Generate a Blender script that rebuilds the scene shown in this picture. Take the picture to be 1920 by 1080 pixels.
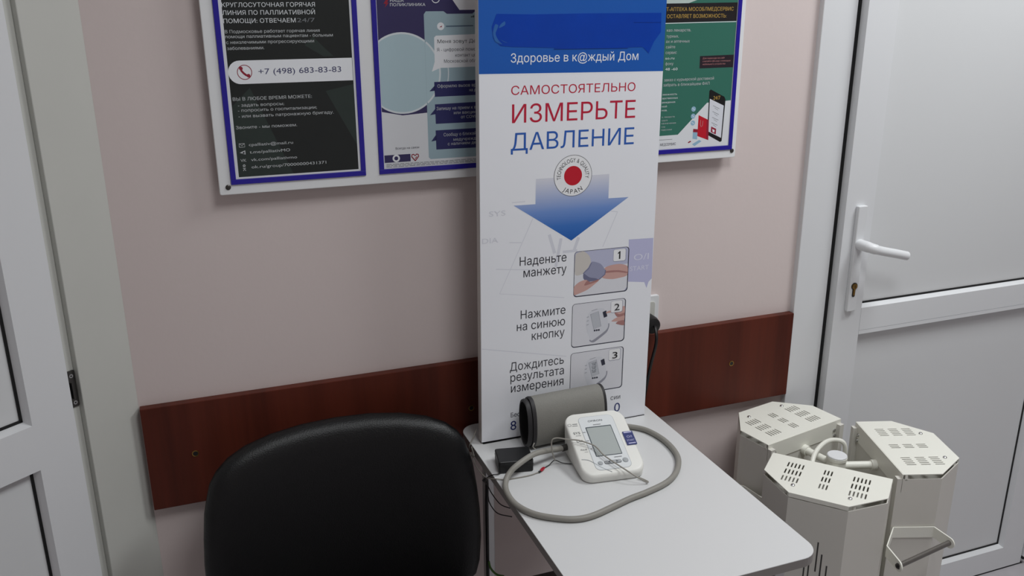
import bpy, bmesh, math, random
from mathutils import Matrix, Vector
from mathutils.geometry import delaunay_2d_cdt

scene = bpy.context.scene
for o in list(bpy.data.objects):
    bpy.data.objects.remove(o, do_unlink=True)
COL = scene.collection
random.seed(4)

# ------------------------------------------------------------------ camera
cam_data = bpy.data.cameras.new('camera')
cam_data.sensor_fit = 'HORIZONTAL'
cam_data.sensor_width = 36.0
cam_data.lens = 36.0 * 1654.77 / 1920.0
cam_data.clip_start = 0.02
cam = bpy.data.objects.new('camera', cam_data)
COL.objects.link(cam)
_r = Vector((0.9357366, -0.35266797, -0.00472383))
_u = Vector((0.11318468, 0.28757492, 0.95104674))
_f = Vector((0.33404527, 0.89046391, -0.30901099))
cam.matrix_world = Matrix(((_r.x, _u.x, -_f.x, 0.0), (_r.y, _u.y, -_f.y, -1.583),
                           (_r.z, _u.z, -_f.z, 1.575), (0, 0, 0, 1)))
scene.camera = cam

# ------------------------------------------------------------------ world, lights, exposure
world = bpy.data.worlds.new('world')
world.use_nodes = True
world.node_tree.nodes['Background'].inputs[0].default_value = (0.9, 0.95, 1.0, 1)
world.node_tree.nodes['Background'].inputs[1].default_value = 0.02
scene.world = world


def area_light(name, loc, size, size_y, power, color=(0.95, 0.985, 1.0), target=None):
    d = bpy.data.lights.new(name, 'AREA')
    d.shape = 'RECTANGLE'
    d.size = size
    d.size_y = size_y
    d.energy = power
    d.color = color
    o = bpy.data.objects.new(name, d)
    o.location = loc
    if target:
        o.rotation_euler = (Vector(target) - Vector(loc)).to_track_quat('-Z', 'Y').to_euler()
    COL.objects.link(o)
    return o


area_light('ceiling_lamp', (1.90, -0.72, 2.66), 0.6, 0.6, 24.0)
area_light('ceiling_lamp_middle', (0.70, -1.25, 2.66), 0.6, 0.6, 13.5)

scene.view_settings.view_transform = 'Standard'
scene.view_settings.look = 'None'
scene.view_settings.gamma = 1.0
scene.view_settings.use_curve_mapping = False
scene.view_settings.exposure = 0.0


# ------------------------------------------------------------------ materials
def srgb(r, g, b):
    def f(c):
        c /= 255.0
        return c / 12.92 if c <= 0.04045 else ((c + 0.055) / 1.055) ** 2.4
    return (f(r), f(g), f(b), 1.0)


MATS = {}


def mat(name, rgb, rough=0.5, metal=0.0, spec=0.5, coat=0.0, var=0.0, var_scale=6.0, bump=0.0, bump_scale=200.0):
    m = bpy.data.materials.new(name)
    m.use_nodes = True
    nt = m.node_tree
    b = nt.nodes['Principled BSDF']
    c = srgb(*rgb)
    b.inputs['Base Color'].default_value = c
    b.inputs['Roughness'].default_value = rough
    b.inputs['Metallic'].default_value = metal
    b.inputs['Specular IOR Level'].default_value = spec
    b.inputs['Coat Weight'].default_value = coat
    b.inputs['Coat Roughness'].default_value = 0.12
    tc = nt.nodes.new('ShaderNodeTexCoord')
    if var > 0:
        n = nt.nodes.new('ShaderNodeTexNoise')
        n.inputs['Scale'].default_value = var_scale
        n.inputs['Detail'].default_value = 4
        nt.links.new(tc.outputs['Object'], n.inputs['Vector'])
        mx = nt.nodes.new('ShaderNodeMix')
        mx.data_type = 'RGBA'
        mx.inputs['A'].default_value = tuple(x * (1 - var) for x in c[:3]) + (1,)
        mx.inputs['B'].default_value = tuple(min(1, x * (1 + var)) for x in c[:3]) + (1,)
        nt.links.new(n.outputs['Fac'], mx.inputs['Factor'])
        nt.links.new(mx.outputs['Result'], b.inputs['Base Color'])
    if bump > 0:
        n2 = nt.nodes.new('ShaderNodeTexNoise')
        n2.inputs['Scale'].default_value = bump_scale
        n2.inputs['Detail'].default_value = 3
        nt.links.new(tc.outputs['Object'], n2.inputs['Vector'])
        bp = nt.nodes.new('ShaderNodeBump')
        bp.inputs['Strength'].default_value = bump
        bp.inputs['Distance'].default_value = 0.002
        nt.links.new(n2.outputs['Fac'], bp.inputs['Height'])
        nt.links.new(bp.outputs['Normal'], b.inputs['Normal'])
    MATS[name] = m
    return m


mat('wall_paint', (219, 205, 202), 0.75, var=0.03, var_scale=2.5, bump=0.10, bump_scale=90)
mat('far_wall_paint', (215, 208, 206), 0.8, var=0.03)
mat('ceiling_paint', (235, 235, 232), 0.85, var=0.02)
mat('casing_paint', (202, 202, 196), 0.5, var=0.03, var_scale=9)
mat('pvc', (226, 227, 229), 0.38, var=0.01)
mat('pvc_panel', (220, 221, 222), 0.42, var=0.012, var_scale=2.0)
mat('gasket', (8, 8, 9), 0.6, var=0.05)
mat('board_white', (236, 237, 238), 0.4, var=0.01)
mat('sign_white', (240, 241, 246), 0.32, coat=0.2, var=0.01)
mat('sign_edge', (196, 190, 186), 0.5, var=0.02)
mat('table_white', (214, 214, 214), 0.33, var=0.008)
mat('table_edge', (140, 135, 132), 0.45, var=0.02)
mat('metal_grey', (190, 190, 190), 0.35, metal=0.7, var=0.03)
mat('steel', (190, 190, 190), 0.25, metal=1.0, var=0.03)
mat('slot_dark', (58, 55, 53), 0.6, var=0.04)
mat('grip_steel', (118, 114, 110), 0.38, metal=0.6, var=0.04)
mat('dark_steel', (90, 88, 86), 0.35, metal=0.9, var=0.04)
mat('brass', (165, 130, 70), 0.3, metal=0.9, var=0.05)
mat('black_plastic', (17, 17, 19), 0.42, var=0.08)
mat('black_frame', (10, 10, 11), 0.4, var=0.05)
mat('leatherette', (9, 9, 11), 0.42, spec=0.4, var=0.08, bump=0.3, bump_scale=420)
mat('device_cream', (237, 236, 226), 0.42, var=0.012, var_scale=5)
mat('housing_shaded_cream', (216, 213, 205), 0.36, var=0.012, var_scale=5)  # the cap's cream, darkened: shade on the sides put into the colour
mat('monitor_white', (233, 232, 226), 0.4, var=0.01)
mat('monitor_panel', (222, 225, 226), 0.35, var=0.01)
mat('lcd', (172, 178, 176), 0.25, coat=0.3, var=0.02)
mat('lcd_rim', (70, 78, 84), 0.4, var=0.02)
mat('button_grey', (168, 171, 173), 0.4, var=0.02)
mat('line_grey', (150, 155, 160), 0.5, var=0.02)
mat('print_dark', (84, 87, 92), 0.5, var=0.02)
mat('cuff_grey', (132, 130, 124), 0.7, var=0.06, var_scale=30, bump=0.3, bump_scale=700)
mat('cuff_dark', (40, 38, 40), 0.6, var=0.08, var_scale=30)
mat('hose_grey', (142, 139, 132), 0.5, var=0.04)
mat('wire_grey', (150, 146, 138), 0.5, var=0.04)
mat('wire_red', (170, 25, 45), 0.4, var=0.04)
mat('wire_black', (22, 18, 20), 0.5, var=0.04)
mat('wire_green', (70, 110, 40), 0.5, var=0.04)
mat('floor_lino', (180, 176, 180), 0.45, var=0.08, var_scale=40)
mat('pocket_blue', (28, 12, 150), 0.35, coat=0.3, var=0.04)
for nm, c in {
    'white': (240, 242, 246), 'crimson': (190, 18, 56), 'blue': (38, 92, 178), 'ink': (44, 44, 52),
    'navy': (36, 48, 110), 'faintwhite': (222, 222, 240), 'faint': (219, 220, 229), 'header': (10, 88, 178),
    'lav': (190, 190, 222), 'seal_red': (196, 14, 40), 'black': (14, 14, 16), 'seal_white': (240, 240, 242),
    'p_white': (228, 232, 235), 'p_light': (196, 200, 202), 'p_grey': (120, 124, 128), 'p_navy': (70, 72, 110),
    'p_ink': (62, 62, 78), 'p_black': (24, 24, 34), 'p_gold': (196, 160, 78), 'p_pink': (190, 130, 130),
    'paper': (228, 230, 234), 'p_dark': (20, 26, 25), 'p_dark_green': (38, 50, 46), 'p_red': (150, 24, 50),
    'p_violet': (50, 44, 92), 'p_bubble': (36, 38, 96), 'p_phone': (160, 184, 194), 'p_phone_rim': (92, 112, 132),
    'p_circle': (182, 206, 214), 'p_ring': (222, 230, 234), 'p_green': (50, 112, 96), 'p_band': (24, 20, 24),
    'p_pale': (190, 205, 200), 'p_cyan': (150, 186, 210), 'p_box': (36, 26, 36), 'p_screen': (224, 226, 234),
    'skin': (206, 164, 156), 'skin_dark': (170, 122, 118), 'cuff_print': (150, 152, 178), 'cuff_print_dark': (110, 112, 140),
    'shirt': (206, 200, 194), 'pic_sky': (186, 188, 212), 'pic_floor': (222, 222, 228), 'pic_device': (214, 215, 222),
    'pic_shade': (150, 150, 162), 'pic_lcd': (190, 193, 200), 'pic_key': (40, 42, 60),
}.items():
    mat('ink_' + nm, c, 0.4, coat=0.15, var=0.01)
mat('tape_blue', (2, 62, 168), 0.3, spec=0.3, coat=0.1, var=0.12, var_scale=25, bump=0.25, bump_scale=45)
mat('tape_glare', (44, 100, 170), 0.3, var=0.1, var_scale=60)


def wood_material():
    m = bpy.data.materials.new('mahogany_laminate')
    m.use_nodes = True
    nt = m.node_tree
    b = nt.nodes['Principled BSDF']
    b.inputs['Roughness'].default_value = 0.42
    b.inputs['Specular IOR Level'].default_value = 0.18
    tc = nt.nodes.new('ShaderNodeTexCoord')
    mp = nt.nodes.new('ShaderNodeMapping')
    mp.inputs['Scale'].default_value = (14.0, 1.0, 0.9)
    nt.links.new(tc.outputs['Object'], mp.inputs['Vector'])
    n = nt.nodes.new('ShaderNodeTexNoise')
    n.inputs['Scale'].default_value = 1.0
    n.inputs['Detail'].default_value = 5
    n.inputs['Roughness'].default_value = 0.6
    nt.links.new(mp.outputs['Vector'], n.inputs['Vector'])
    mp2 = nt.nodes.new('ShaderNodeMapping')
    mp2.inputs['Scale'].default_value = (150.0, 1.0, 6.0)
    nt.links.new(tc.outputs['Object'], mp2.inputs['Vector'])
    n2 = nt.nodes.new('ShaderNodeTexNoise')
    n2.inputs['Scale'].default_value = 1.0
    n2.inputs['Detail'].default_value = 3
    nt.links.new(mp2.outputs['Vector'], n2.inputs['Vector'])
    r = nt.nodes.new('ShaderNodeValToRGB')
    r.color_ramp.elements[0].position = 0.3
    r.color_ramp.elements[0].color = srgb(74, 34, 26)
    r.color_ramp.elements[1].position = 0.72
    r.color_ramp.elements[1].color = srgb(108, 50, 36)
    nt.links.new(n.outputs['Fac'], r.inputs['Fac'])
    mx = nt.nodes.new('ShaderNodeMix')
    mx.data_type = 'RGBA'
    mx.blend_type = 'MULTIPLY'
    mx.inputs['Factor'].default_value = 0.12
    nt.links.new(r.outputs['Color'], mx.inputs['A'])
    nt.links.new(n2.outputs['Color'], mx.inputs['B'])
    nt.links.new(mx.outputs['Result'], b.inputs['Base Color'])
    MATS['wood'] = m


wood_material()


def arrow_material(z_top, z_bot):
    """printed gradient of the arrow: pale lavender at its top, strong blue at its tip"""
    m = bpy.data.materials.new('ink_arrow')
    m.use_nodes = True
    nt = m.node_tree
    b = nt.nodes['Principled BSDF']
    b.inputs['Roughness'].default_value = 0.4
    tc = nt.nodes.new('ShaderNodeTexCoord')
    sp = nt.nodes.new('ShaderNodeSeparateXYZ')
    nt.links.new(tc.outputs['Object'], sp.inputs[0])
    mr = nt.nodes.new('ShaderNodeMapRange')
    mr.inputs['From Min'].default_value = z_bot
    mr.inputs['From Max'].default_value = z_top
    nt.links.new(sp.outputs['Z'], mr.inputs['Value'])
    r = nt.nodes.new('ShaderNodeValToRGB')
    r.color_ramp.elements[0].position = 0.0
    r.color_ramp.elements[0].color = srgb(24, 92, 176)
    r.color_ramp.elements[1].position = 1.0
    r.color_ramp.elements[1].color = srgb(216, 217, 228)
    e = r.color_ramp.elements.new(0.5)
    e.color = srgb(112, 146, 208)
    e = r.color_ramp.elements.new(0.25)
    e.color = srgb(56, 112, 190)
    nt.links.new(mr.outputs['Result'], r.inputs['Fac'])
    nt.links.new(r.outputs['Color'], b.inputs['Base Color'])
    MATS['ink_arrow'] = m


# ------------------------------------------------------------------ mesh builder
class MB:
    """collects polygons (with materials) and links them as ONE mesh object"""

    def __init__(self, frame=None):
        self.v, self.f, self.mi, self.mats, self.sm = [], [], [], [], []
        self.M = frame or Matrix.Identity(4)
        self.cur = 0
        self.smooth = False

    def use(self, name, smooth=None):
        if name not in self.mats:
            self.mats.append(name)
        self.cur = self.mats.index(name)
        if smooth is not None:
            self.smooth = smooth
        return self

    def add(self, verts, faces):
        n = len(self.v)
        self.v += [self.M @ Vector(p) for p in verts]
        for f in faces:
            self.f.append([n + i for i in f])
            self.mi.append(self.cur)
            self.sm.append(self.smooth)
        return self

    def box(self, x0, x1, y0, y1, z0, z1):
        v = [(x0, y0, z0), (x1, y0, z0), (x1, y1, z0), (x0, y1, z0), (x0, y0, z1), (x1, y0, z1), (x1, y1, z1), (x0, y1, z1)]
        return self.add(v, [(3, 2, 1, 0), (4, 5, 6, 7), (0, 1, 5, 4), (1, 2, 6, 5), (2, 3, 7, 6), (3, 0, 4, 7)])

    def prism(self, poly, a, b, axis='z'):
        """extrude a CCW 2D polygon between a and b along an axis"""
        def P(p, h):
            return {'z': (p[0], p[1], h), 'y': (p[0], h, p[1]), 'x': (h, p[0], p[1])}[axis]
        n = len(poly)
        v = [P(p, a) for p in poly] + [P(p, b) for p in poly]
        f = [tuple(range(n - 1, -1, -1)), tuple(range(n, 2 * n))] + [(i, (i + 1) % n, n + (i + 1) % n, n + i) for i in range(n)]
        return self.add(v, f)

    def flat(self, poly, h):
        """a flat polygon in the frame's XY plane at height h"""
        return self.add([(p[0], p[1], h) for p in poly], [tuple(range(len(poly)))])

    def tube(self, pts, r, seg=10, caps=True, radii=None):
        pts = [Vector(p) for p in pts]
        n = len(pts)
        rings = []
        up = None
        for i, p in enumerate(pts):
            t = (pts[min(i + 1, n - 1)] - pts[max(i - 1, 0)]).normalized()
            if up is None:
                up = t.orthogonal().normalized()
            up = (up - t * up.dot(t))
            up = up.normalized() if up.length > 1e-6 else t.orthogonal().normalized()
            s = t.cross(up)
            rr = radii[i] if radii else r
            rings.append([p + (up * math.cos(a) + s * math.sin(a)) * rr for a in [2 * math.pi * k / seg for k in range(seg)]])
        v = [q for ring in rings for q in ring]
        f = []
        for i in range(n - 1):
            for k in range(seg):
                f.append((i * seg + k, i * seg + (k + 1) % seg, (i + 1) * seg + (k + 1) % seg, (i + 1) * seg + k))
        if caps:
            f.append(tuple(range(seg - 1, -1, -1)))
            f.append(tuple((n - 1) * seg + k for k in range(seg)))
        return self.add(v, f)

    def lathe(self, prof, seg=24, centre=(0, 0)):
        """profile of (radius, z) turned about the frame's z axis"""
        v, f = [], []
        for r, z in prof:
            for k in range(seg):
                a = 2 * math.pi * k / seg
                v.append((centre[0] + r * math.cos(a), centre[1] + r * math.sin(a), z))
        for i in range(len(prof) - 1):
            for k in range(seg):
                f.append((i * seg + k, i * seg + (k + 1) % seg, (i + 1) * seg + (k + 1) % seg, (i + 1) * seg + k))
        f.append(tuple(range(seg - 1, -1, -1)))
        f.append(tuple((len(prof) - 1) * seg + k for k in range(seg)))
        return self.add(v, f)

    def loft(self, rings, caps=True):
        seg = len(rings[0])
        v = [p for r in rings for p in r]
        f = []
        for i in range(len(rings) - 1):
            for k in range(seg):
                f.append((i * seg + k, i * seg + (k + 1) % seg, (i + 1) * seg + (k + 1) % seg, (i + 1) * seg + k))
        if caps:
            f.append(tuple(range(seg - 1, -1, -1)))
            f.append(tuple((len(rings) - 1) * seg + k for k in range(seg)))
        return self.add(v, f)

    def text(self, s, x0, x1, base, cap, h, bold=0.0):
        """lettering fitted between x0 and x1 on a baseline, lying h above the frame's XY plane"""
        vs, fs, a, b, capu = glyphs(s, bold)
        kx = (x1 - x0) / (b - a)
        ky = cap / capu
        return self.add([(x0 + (p[0] - a) * kx, base + p[1] * ky, h) for p in vs], fs)

    def build(self, name, parent=None, origin=None, bevel=0.0, angle=35, bevel_seg=2):
        o0 = Vector(parent['_o']) if parent and '_o' in parent else Vector(origin or (0, 0, 0))
        me = bpy.data.meshes.new(name)
        me.from_pydata([p - o0 for p in self.v], [], self.f)
        for m in self.mats:
            me.materials.append(MATS[m])
        me.polygons.foreach_set('material_index', self.mi)
        me.polygons.foreach_set('use_smooth', self.sm)
        me.update()
        if any(self.sm):
            me.set_sharp_from_angle(angle=math.radians(angle))
        o = bpy.data.objects.new(name, me)
        COL.objects.link(o)
        if bevel:
            md = o.modifiers.new('bevel', 'BEVEL')
            md.width = bevel
            md.segments = bevel_seg
            md.limit_method = 'ANGLE'
            md.angle_limit = math.radians(40)
        if parent:
            o.parent = parent
            o['_o'] = tuple(o0)
        else:
            o.location = o0
            o['_o'] = tuple(o0)
        return o


GL = {}


def glyphs(s, bold):
    """outline of a string in the built-in font, filled by the non-zero winding rule"""
    key = (s, bold)
    if key in GL:
        return GL[key]
    c = bpy.data.curves.new('lettering', 'FONT')
    c.size = 1.0
    c.resolution_u = 3
    c.offset = bold
    c.fill_mode = 'NONE'
    c.body = s
    o = bpy.data.objects.new('lettering', c)
    COL.objects.link(o)
    dg = bpy.context.evaluated_depsgraph_get()
    me = bpy.data.meshes.new_from_object(o.evaluated_get(dg))
    pts = [(v.co.x, v.co.y) for v in me.vertices]
    edges = [tuple(e.vertices) for e in me.edges]
    bpy.data.objects.remove(o)
    bpy.data.curves.remove(c)
    bpy.data.meshes.remove(me)
    # orient every edge along its contour (vertices are stored in contour order)
    segs = []
    for i, j in edges:
        if abs(i - j) == 1:
            segs.append((pts[min(i, j)], pts[max(i, j)]))
        else:
            segs.append((pts[max(i, j)], pts[min(i, j)]))
    ov, oe, of, _a, _b, _c = delaunay_2d_cdt([Vector(p) for p in pts], edges, [], 0, 1e-6)
    fs = []
    for f in of:
        x = sum(ov[i].x for i in f) / len(f)
        y = sum(ov[i].y for i in f) / len(f)
        w = 0
        for (x0, y0), (x1, y1) in segs:
            if (y0 <= y) != (y1 <= y):
                if x0 + (y - y0) * (x1 - x0) / (y1 - y0) > x:
                    w += 1 if y1 > y0 else -1
        if w:
            ar = sum(ov[f[k]].x * ov[f[(k + 1) % len(f)]].y - ov[f[(k + 1) % len(f)]].x * ov[f[k]].y for k in range(len(f)))
            if abs(ar) < 1e-7:
                continue
            fs.append(tuple(f) if ar > 0 else tuple(reversed(f)))
    used = sorted({i for f in fs for i in f})
    m = {u: k for k, u in enumerate(used)}
    vs = [(ov[i].x, ov[i].y, 0.0) for i in used]
    fs = [tuple(m[i] for i in f) for f in fs]
    xs = [v[0] for v in vs]
    GL[key] = (vs, fs, min(xs), max(xs), 0.728 + 2 * bold)
    return GL[key]


def rrect(x0, x1, y0, y1, r, n=5):
    pts = []
    for cx, cy, a0 in ((x1 - r, y0 + r, -90), (x1 - r, y1 - r, 0), (x0 + r, y1 - r, 90), (x0 + r, y0 + r, 180)):
        for k in range(n + 1):
            a = math.radians(a0 + 90.0 * k / n)
            pts.append((cx + r * math.cos(a), cy + r * math.sin(a)))
    return pts


def disc(cx, cy, r, n=28, ry=None, a0=0, a1=360):
    ry = ry or r
    full = abs(a1 - a0) >= 360
    k = n if full else n + 1
    return [(cx + r * math.cos(math.radians(a0 + (a1 - a0) * i / n)), cy + ry * math.sin(math.radians(a0 + (a1 - a0) * i / n))) for i in range(k)]


def ring(mb, cx, cy, r0, r1, h, n=32, a0=0, a1=360):
    v, f = [], []
    for i in range(n + 1):
        a = math.radians(a0 + (a1 - a0) * i / n)
        v += [(cx + r0 * math.cos(a), cy + r0 * math.sin(a), h), (cx + r1 * math.cos(a), cy + r1 * math.sin(a), h)]
    for i in range(n):
        f.append((2 * i, 2 * i + 1, 2 * i + 3, 2 * i + 2))
    mb.add(v, f)


def stroke(mb, pts, w, h):
    """a printed line of width w along 2D points"""
    v, f = [], []
    n = len(pts)
    for i in range(n):
        a = Vector(pts[max(i - 1, 0)])
        b = Vector(pts[min(i + 1, n - 1)])
        t = (b - a).normalized()
        nn = Vector((-t.y, t.x)) * (w / 2)
        p = Vector(pts[i])
        v += [(p.x - nn.x, p.y - nn.y, h), (p.x + nn.x, p.y + nn.y, h)]
    for i in range(n - 1):
        f.append((2 * i, 2 * i + 2, 2 * i + 3, 2 * i + 1))
    mb.add(v, f)


def round_poly(pts, per=4):
    """closed smooth outline through the points"""
    n = len(pts)
    out = []
    for i in range(n):
        a, p, q, c = (Vector(pts[(i + k) % n]) for k in (-1, 0, 1, 2))
        for k in range(per):
            t = k / per
            m0, m1 = (q - a) * 0.36, (c - p) * 0.36
            h00, h10 = 2 * t ** 3 - 3 * t ** 2 + 1, t ** 3 - 2 * t ** 2 + t
            h01, h11 = -2 * t ** 3 + 3 * t ** 2, t ** 3 - t ** 2
            r = p * h00 + m0 * h10 + q * h01 + m1 * h11
            out.append((r.x, r.y))
    return out


def smooth_path(pts, per=6):
    """Catmull-Rom through the points"""
    P = [Vector(p) for p in pts]
    P = [P[0] * 2 - P[1]] + P + [P[-1] * 2 - P[-2]]
    out = []
    for i in range(1, len(P) - 2):
        for k in range(per):
            t = k / per
            a, b, c, d = P[i - 1], P[i], P[i + 1], P[i + 2]
            out.append(0.5 * ((2 * b) + (c - a) * t + (2 * a - 5 * b + 4 * c - d) * t * t + (3 * b - a - 3 * c + d) * t ** 3))
    out.append(P[-2])
    return out


def frame(o, u, v):
    u = Vector(u).normalized()
    v = Vector(v).normalized()
    n = u.cross(v).normalized()
    return Matrix(((u.x, v.x, n.x, o[0]), (u.y, v.y, n.y, o[1]), (u.z, v.z, n.z, o[2]), (0, 0, 0, 1)))


def thing(name, label, cat, loc, group=None):
    o = bpy.data.objects.new(name, None)
    o.empty_display_size = 0.05
    COL.objects.link(o)
    o.location = loc
    o['_o'] = tuple(loc)
    return tag(o, label, cat, group)


def tag(o, label, cat, group=None):
    o['label'] = label
    o['category'] = cat
    if group:
        o['group'] = group
    return o


def struct(o):
    o['kind'] = 'structure'
    return o


def with_label(o, label):
    o['label'] = label
    return o


def dot(mb, p, r, n, depth=0.003, seg=14):
    """a small domed screw head at p facing direction n"""
    p = Vector(p)
    n = Vector(n).normalized()
    q = n.to_track_quat('Z', 'Y').to_matrix().to_4x4()
    keep = mb.M
    mb.M = mb.M @ (Matrix.Translation(p) @ q)
    mb.lathe([(r, 0), (r, depth * 0.5), (r * 0.7, depth * 0.9), (r * 0.15, depth)], seg)
    mb.M = keep

# ------------------------------------------------------------------ printed lettering and shapes (metres, in the plane of each board)
SIGN_TEXT = [
    ["Здоровье в к@ждый Дом", 0.0589, 0.3071, 0.7217, 0.0152, "white", 0.0],
    ["САМОСТОЯТЕЛЬНО", 0.0598, 0.3039, 0.6666, 0.0168, "crimson", 0.032],
    ["ИЗМЕРЬТЕ", 0.0615, 0.306, 0.6177, 0.033, "crimson", 0.004],
    ["ДАВЛЕНИЕ", 0.0593, 0.3056, 0.5688, 0.0317, "blue", 0.004],
    ["Наденьте", 0.0777, 0.1729, 0.3532, 0.0158, "ink", -0.026],
    ["манжету", 0.0854, 0.1735, 0.3301, 0.016, "ink", -0.026],
    ["Нажмите", 0.0804, 0.1732, 0.2476, 0.0159, "ink", -0.026],
    ["на синюю", 0.0726, 0.173, 0.2241, 0.016, "ink", -0.026],
    ["кнопку", 0.1036, 0.1725, 0.2016, 0.0163, "ink", -0.026],
    ["Дождитесь", 0.0587, 0.1722, 0.1432, 0.0165, "ink", -0.026],
    ["результата", 0.0599, 0.1728, 0.1206, 0.0166, "ink", -0.026],
    ["измерения", 0.0611, 0.1725, 0.0978, 0.0167, "ink", -0.026],
    ["Бес", 0.0608, 0.0803, 0.0448, 0.0098, "ink", 0],
    ["8", 0.0602, 0.0726, 0.0167, 0.0214, "navy", 0.01],
    ["сии", 0.279, 0.3008, 0.0468, 0.0102, "ink", 0],
    ["0", 0.2879, 0.3015, 0.0184, 0.0216, "navy", 0.01],
    ["O/I", 0.3172, 0.3504, 0.3402, 0.0131, "faintwhite", 0],
    ["START", 0.31, 0.3516, 0.3191, 0.0099, "faintwhite", 0.01],
    ["SYS", 0.0178, 0.0496, 0.4521, 0.0098, "faint", 0],
    ["DIA", 0.0042, 0.0351, 0.4024, 0.01, "faint", 0],
]
SIGN_POLY = [
    ["arrow", [[0.1085, 0.5206], [0.1076, 0.4684], [0.0651, 0.4689], [0.1819, 0.3928], [0.2999, 0.468], [0.2573, 0.4687], [0.2572, 0.5112]]],
    ["tape", [[0.0242, 0.7814], [0.0329, 0.8021], [0.1, 0.8012], [0.2009, 0.8029], [0.35, 0.8038], [0.351, 0.7704], [0.3377, 0.7536], [0.3278, 0.7331], [0.3151, 0.7445], [0.2029, 0.7432], [0.061, 0.7478], [0.0396, 0.7498], [0.027, 0.7622]]],
    ["lav", [[0.3045, 0.3839], [0.3586, 0.3823], [0.3599, 0.299], [0.353, 0.293], [0.349, 0.2801], [0.3434, 0.293], [0.3069, 0.298]]],
    ["rect1", [[0.1903, 0.3695], [0.3049, 0.3682], [0.3048, 0.2805], [0.1902, 0.2805]]],
    ["rect2", [[0.1886, 0.2642], [0.3033, 0.2637], [0.3015, 0.1751], [0.1875, 0.1755]]],
    ["rect3", [[0.1879, 0.1619], [0.3022, 0.1606], [0.3027, 0.071], [0.1866, 0.0771]]],
    ["seal", [[0.1823, 0.5165], [0.1813, 0.554], [0.1819, 0.5331], [0.22, 0.5155]]],
    ["header", [[0.0035, 0.7035], [0.361, 0.7001]]],
    ["f1", [[0.1031, 0.4415], [0.0381, 0.3029], [0.1702, 0.2804]]],
    ["f2", [[0.2777, 0.441], [0.2486, 0.3741]]],
    ["f3", [[0.2777, 0.441], [0.2122, 0.4512]]],
    ["f4", [[-0.0006, 0.197], [0.1776, 0.1577]]],
    ["f5", [[0.062, 0.4746], [0.088, 0.4747]]],
    ["f6", [[0.057, 0.4], [0.0812, 0.3978]]],
    ["f7", [[0.0308, 0.3514], [0.1053, 0.3428]]],
    ["d1", [[0.1367, 0.4082], [0.1483, 0.3709]]],
    ["d2", [[0.1609, 0.3988], [0.151, 0.3444]]],
    ["d3", [[0.1972, 0.3977], [0.188, 0.3724]]],
]
P1_TEXT = [
    ["КРУГЛОСУТОЧНАЯ ГОРЯЧАЯ", 0.0884, 0.2369, 1.5682, 0.0078, "p_white", 0.045],
    ["ЛИНИЯ ПО ПАЛЛИАТИВНОЙ", 0.0883, 0.2361, 1.5561, 0.0078, "p_white", 0.045],
    ["ПОМОЩИ: ОТВЕЧАЕМ", 0.0887, 0.2036, 1.5434, 0.0078, "p_white", 0.045],
    ["24/7", 0.2058, 0.2351, 1.5436, 0.0075, "p_grey", 0.03],
    ["В Подмосковье работает горячая линия", 0.0894, 0.2419, 1.5277, 0.0056, "p_light", 0.03],
    ["помощи паллиативным пациентам - больным", 0.0892, 0.2633, 1.5199, 0.0056, "p_light", 0.03],
    ["с неизлечимыми прогрессирующими", 0.0897, 0.2313, 1.5109, 0.0056, "p_light", 0.03],
    ["заболеваниями.", 0.0903, 0.1491, 1.5015, 0.0056, "p_light", 0.03],
    ["+7 (498) 683-83-83", 0.1363, 0.2738, 1.4613, 0.0103, "p_navy", 0.025],
    ["ВЫ В ЛЮБОЕ ВРЕМЯ МОЖЕТЕ:", 0.0911, 0.2207, 1.4197, 0.0061, "p_light", 0.04],
    ["- задать вопросы;", 0.0983, 0.1734, 1.4096, 0.0055, "p_light", 0.03],
    ["- попросить о госпитализации;", 0.0975, 0.2279, 1.4011, 0.0055, "p_light", 0.03],
    ["- или вызвать патронажную бригаду.", 0.0975, 0.2562, 1.3915, 0.0056, "p_light", 0.03],
    ["Звоните - мы поможем.", 0.0916, 0.1924, 1.3729, 0.0056, "p_light", 0.03],
    ["cpalliativ@mail.ru", 0.1097, 0.1831, 1.3435, 0.0054, "p_light", 0.022],
    ["t.me/palliativMO", 0.11, 0.1773, 1.3309, 0.0054, "p_light", 0.022],
    ["vk.com/palliativmo", 0.111, 0.188, 1.3179, 0.0054, "p_light", 0.022],
    ["ok.ru/group/70000000431371", 0.1107, 0.2374, 1.3054, 0.0055, "p_light", 0.022],
]
P1_POLY = [
    ["dark", [[0.0886, 1.5791], [0.294, 1.5783], [0.293, 1.2919], [0.0878, 1.2915]]],
    ["blue", [[0.0743, 1.5792], [0.0755, 1.2794], [0.3074, 1.2791], [0.3051, 1.5783]]],
    ["pill", [[0.1063, 1.483], [0.2924, 1.4849], [0.2933, 1.4472], [0.1069, 1.4458]]],
    ["phone", [[0.1141, 1.4653], [0.1153, 1.4774]]],
    ["mail", [[0.0984, 1.3446]]],
    ["tg", [[0.0978, 1.3322]]],
    ["vk", [[0.0934, 1.3178], [0.1032, 1.3178]]],
    ["ok", [[0.0992, 1.3075]]],
    ["streak", [[0.2153, 1.5067], [0.2452, 1.4877], [0.2734, 1.4304], [0.2931, 1.3781], [0.2874, 1.339], [0.2395, 1.4064]]],
    ["board", [[0.0547, 1.2616]]],
    ["screw", [[0.0693, 1.276]]],
]
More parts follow.
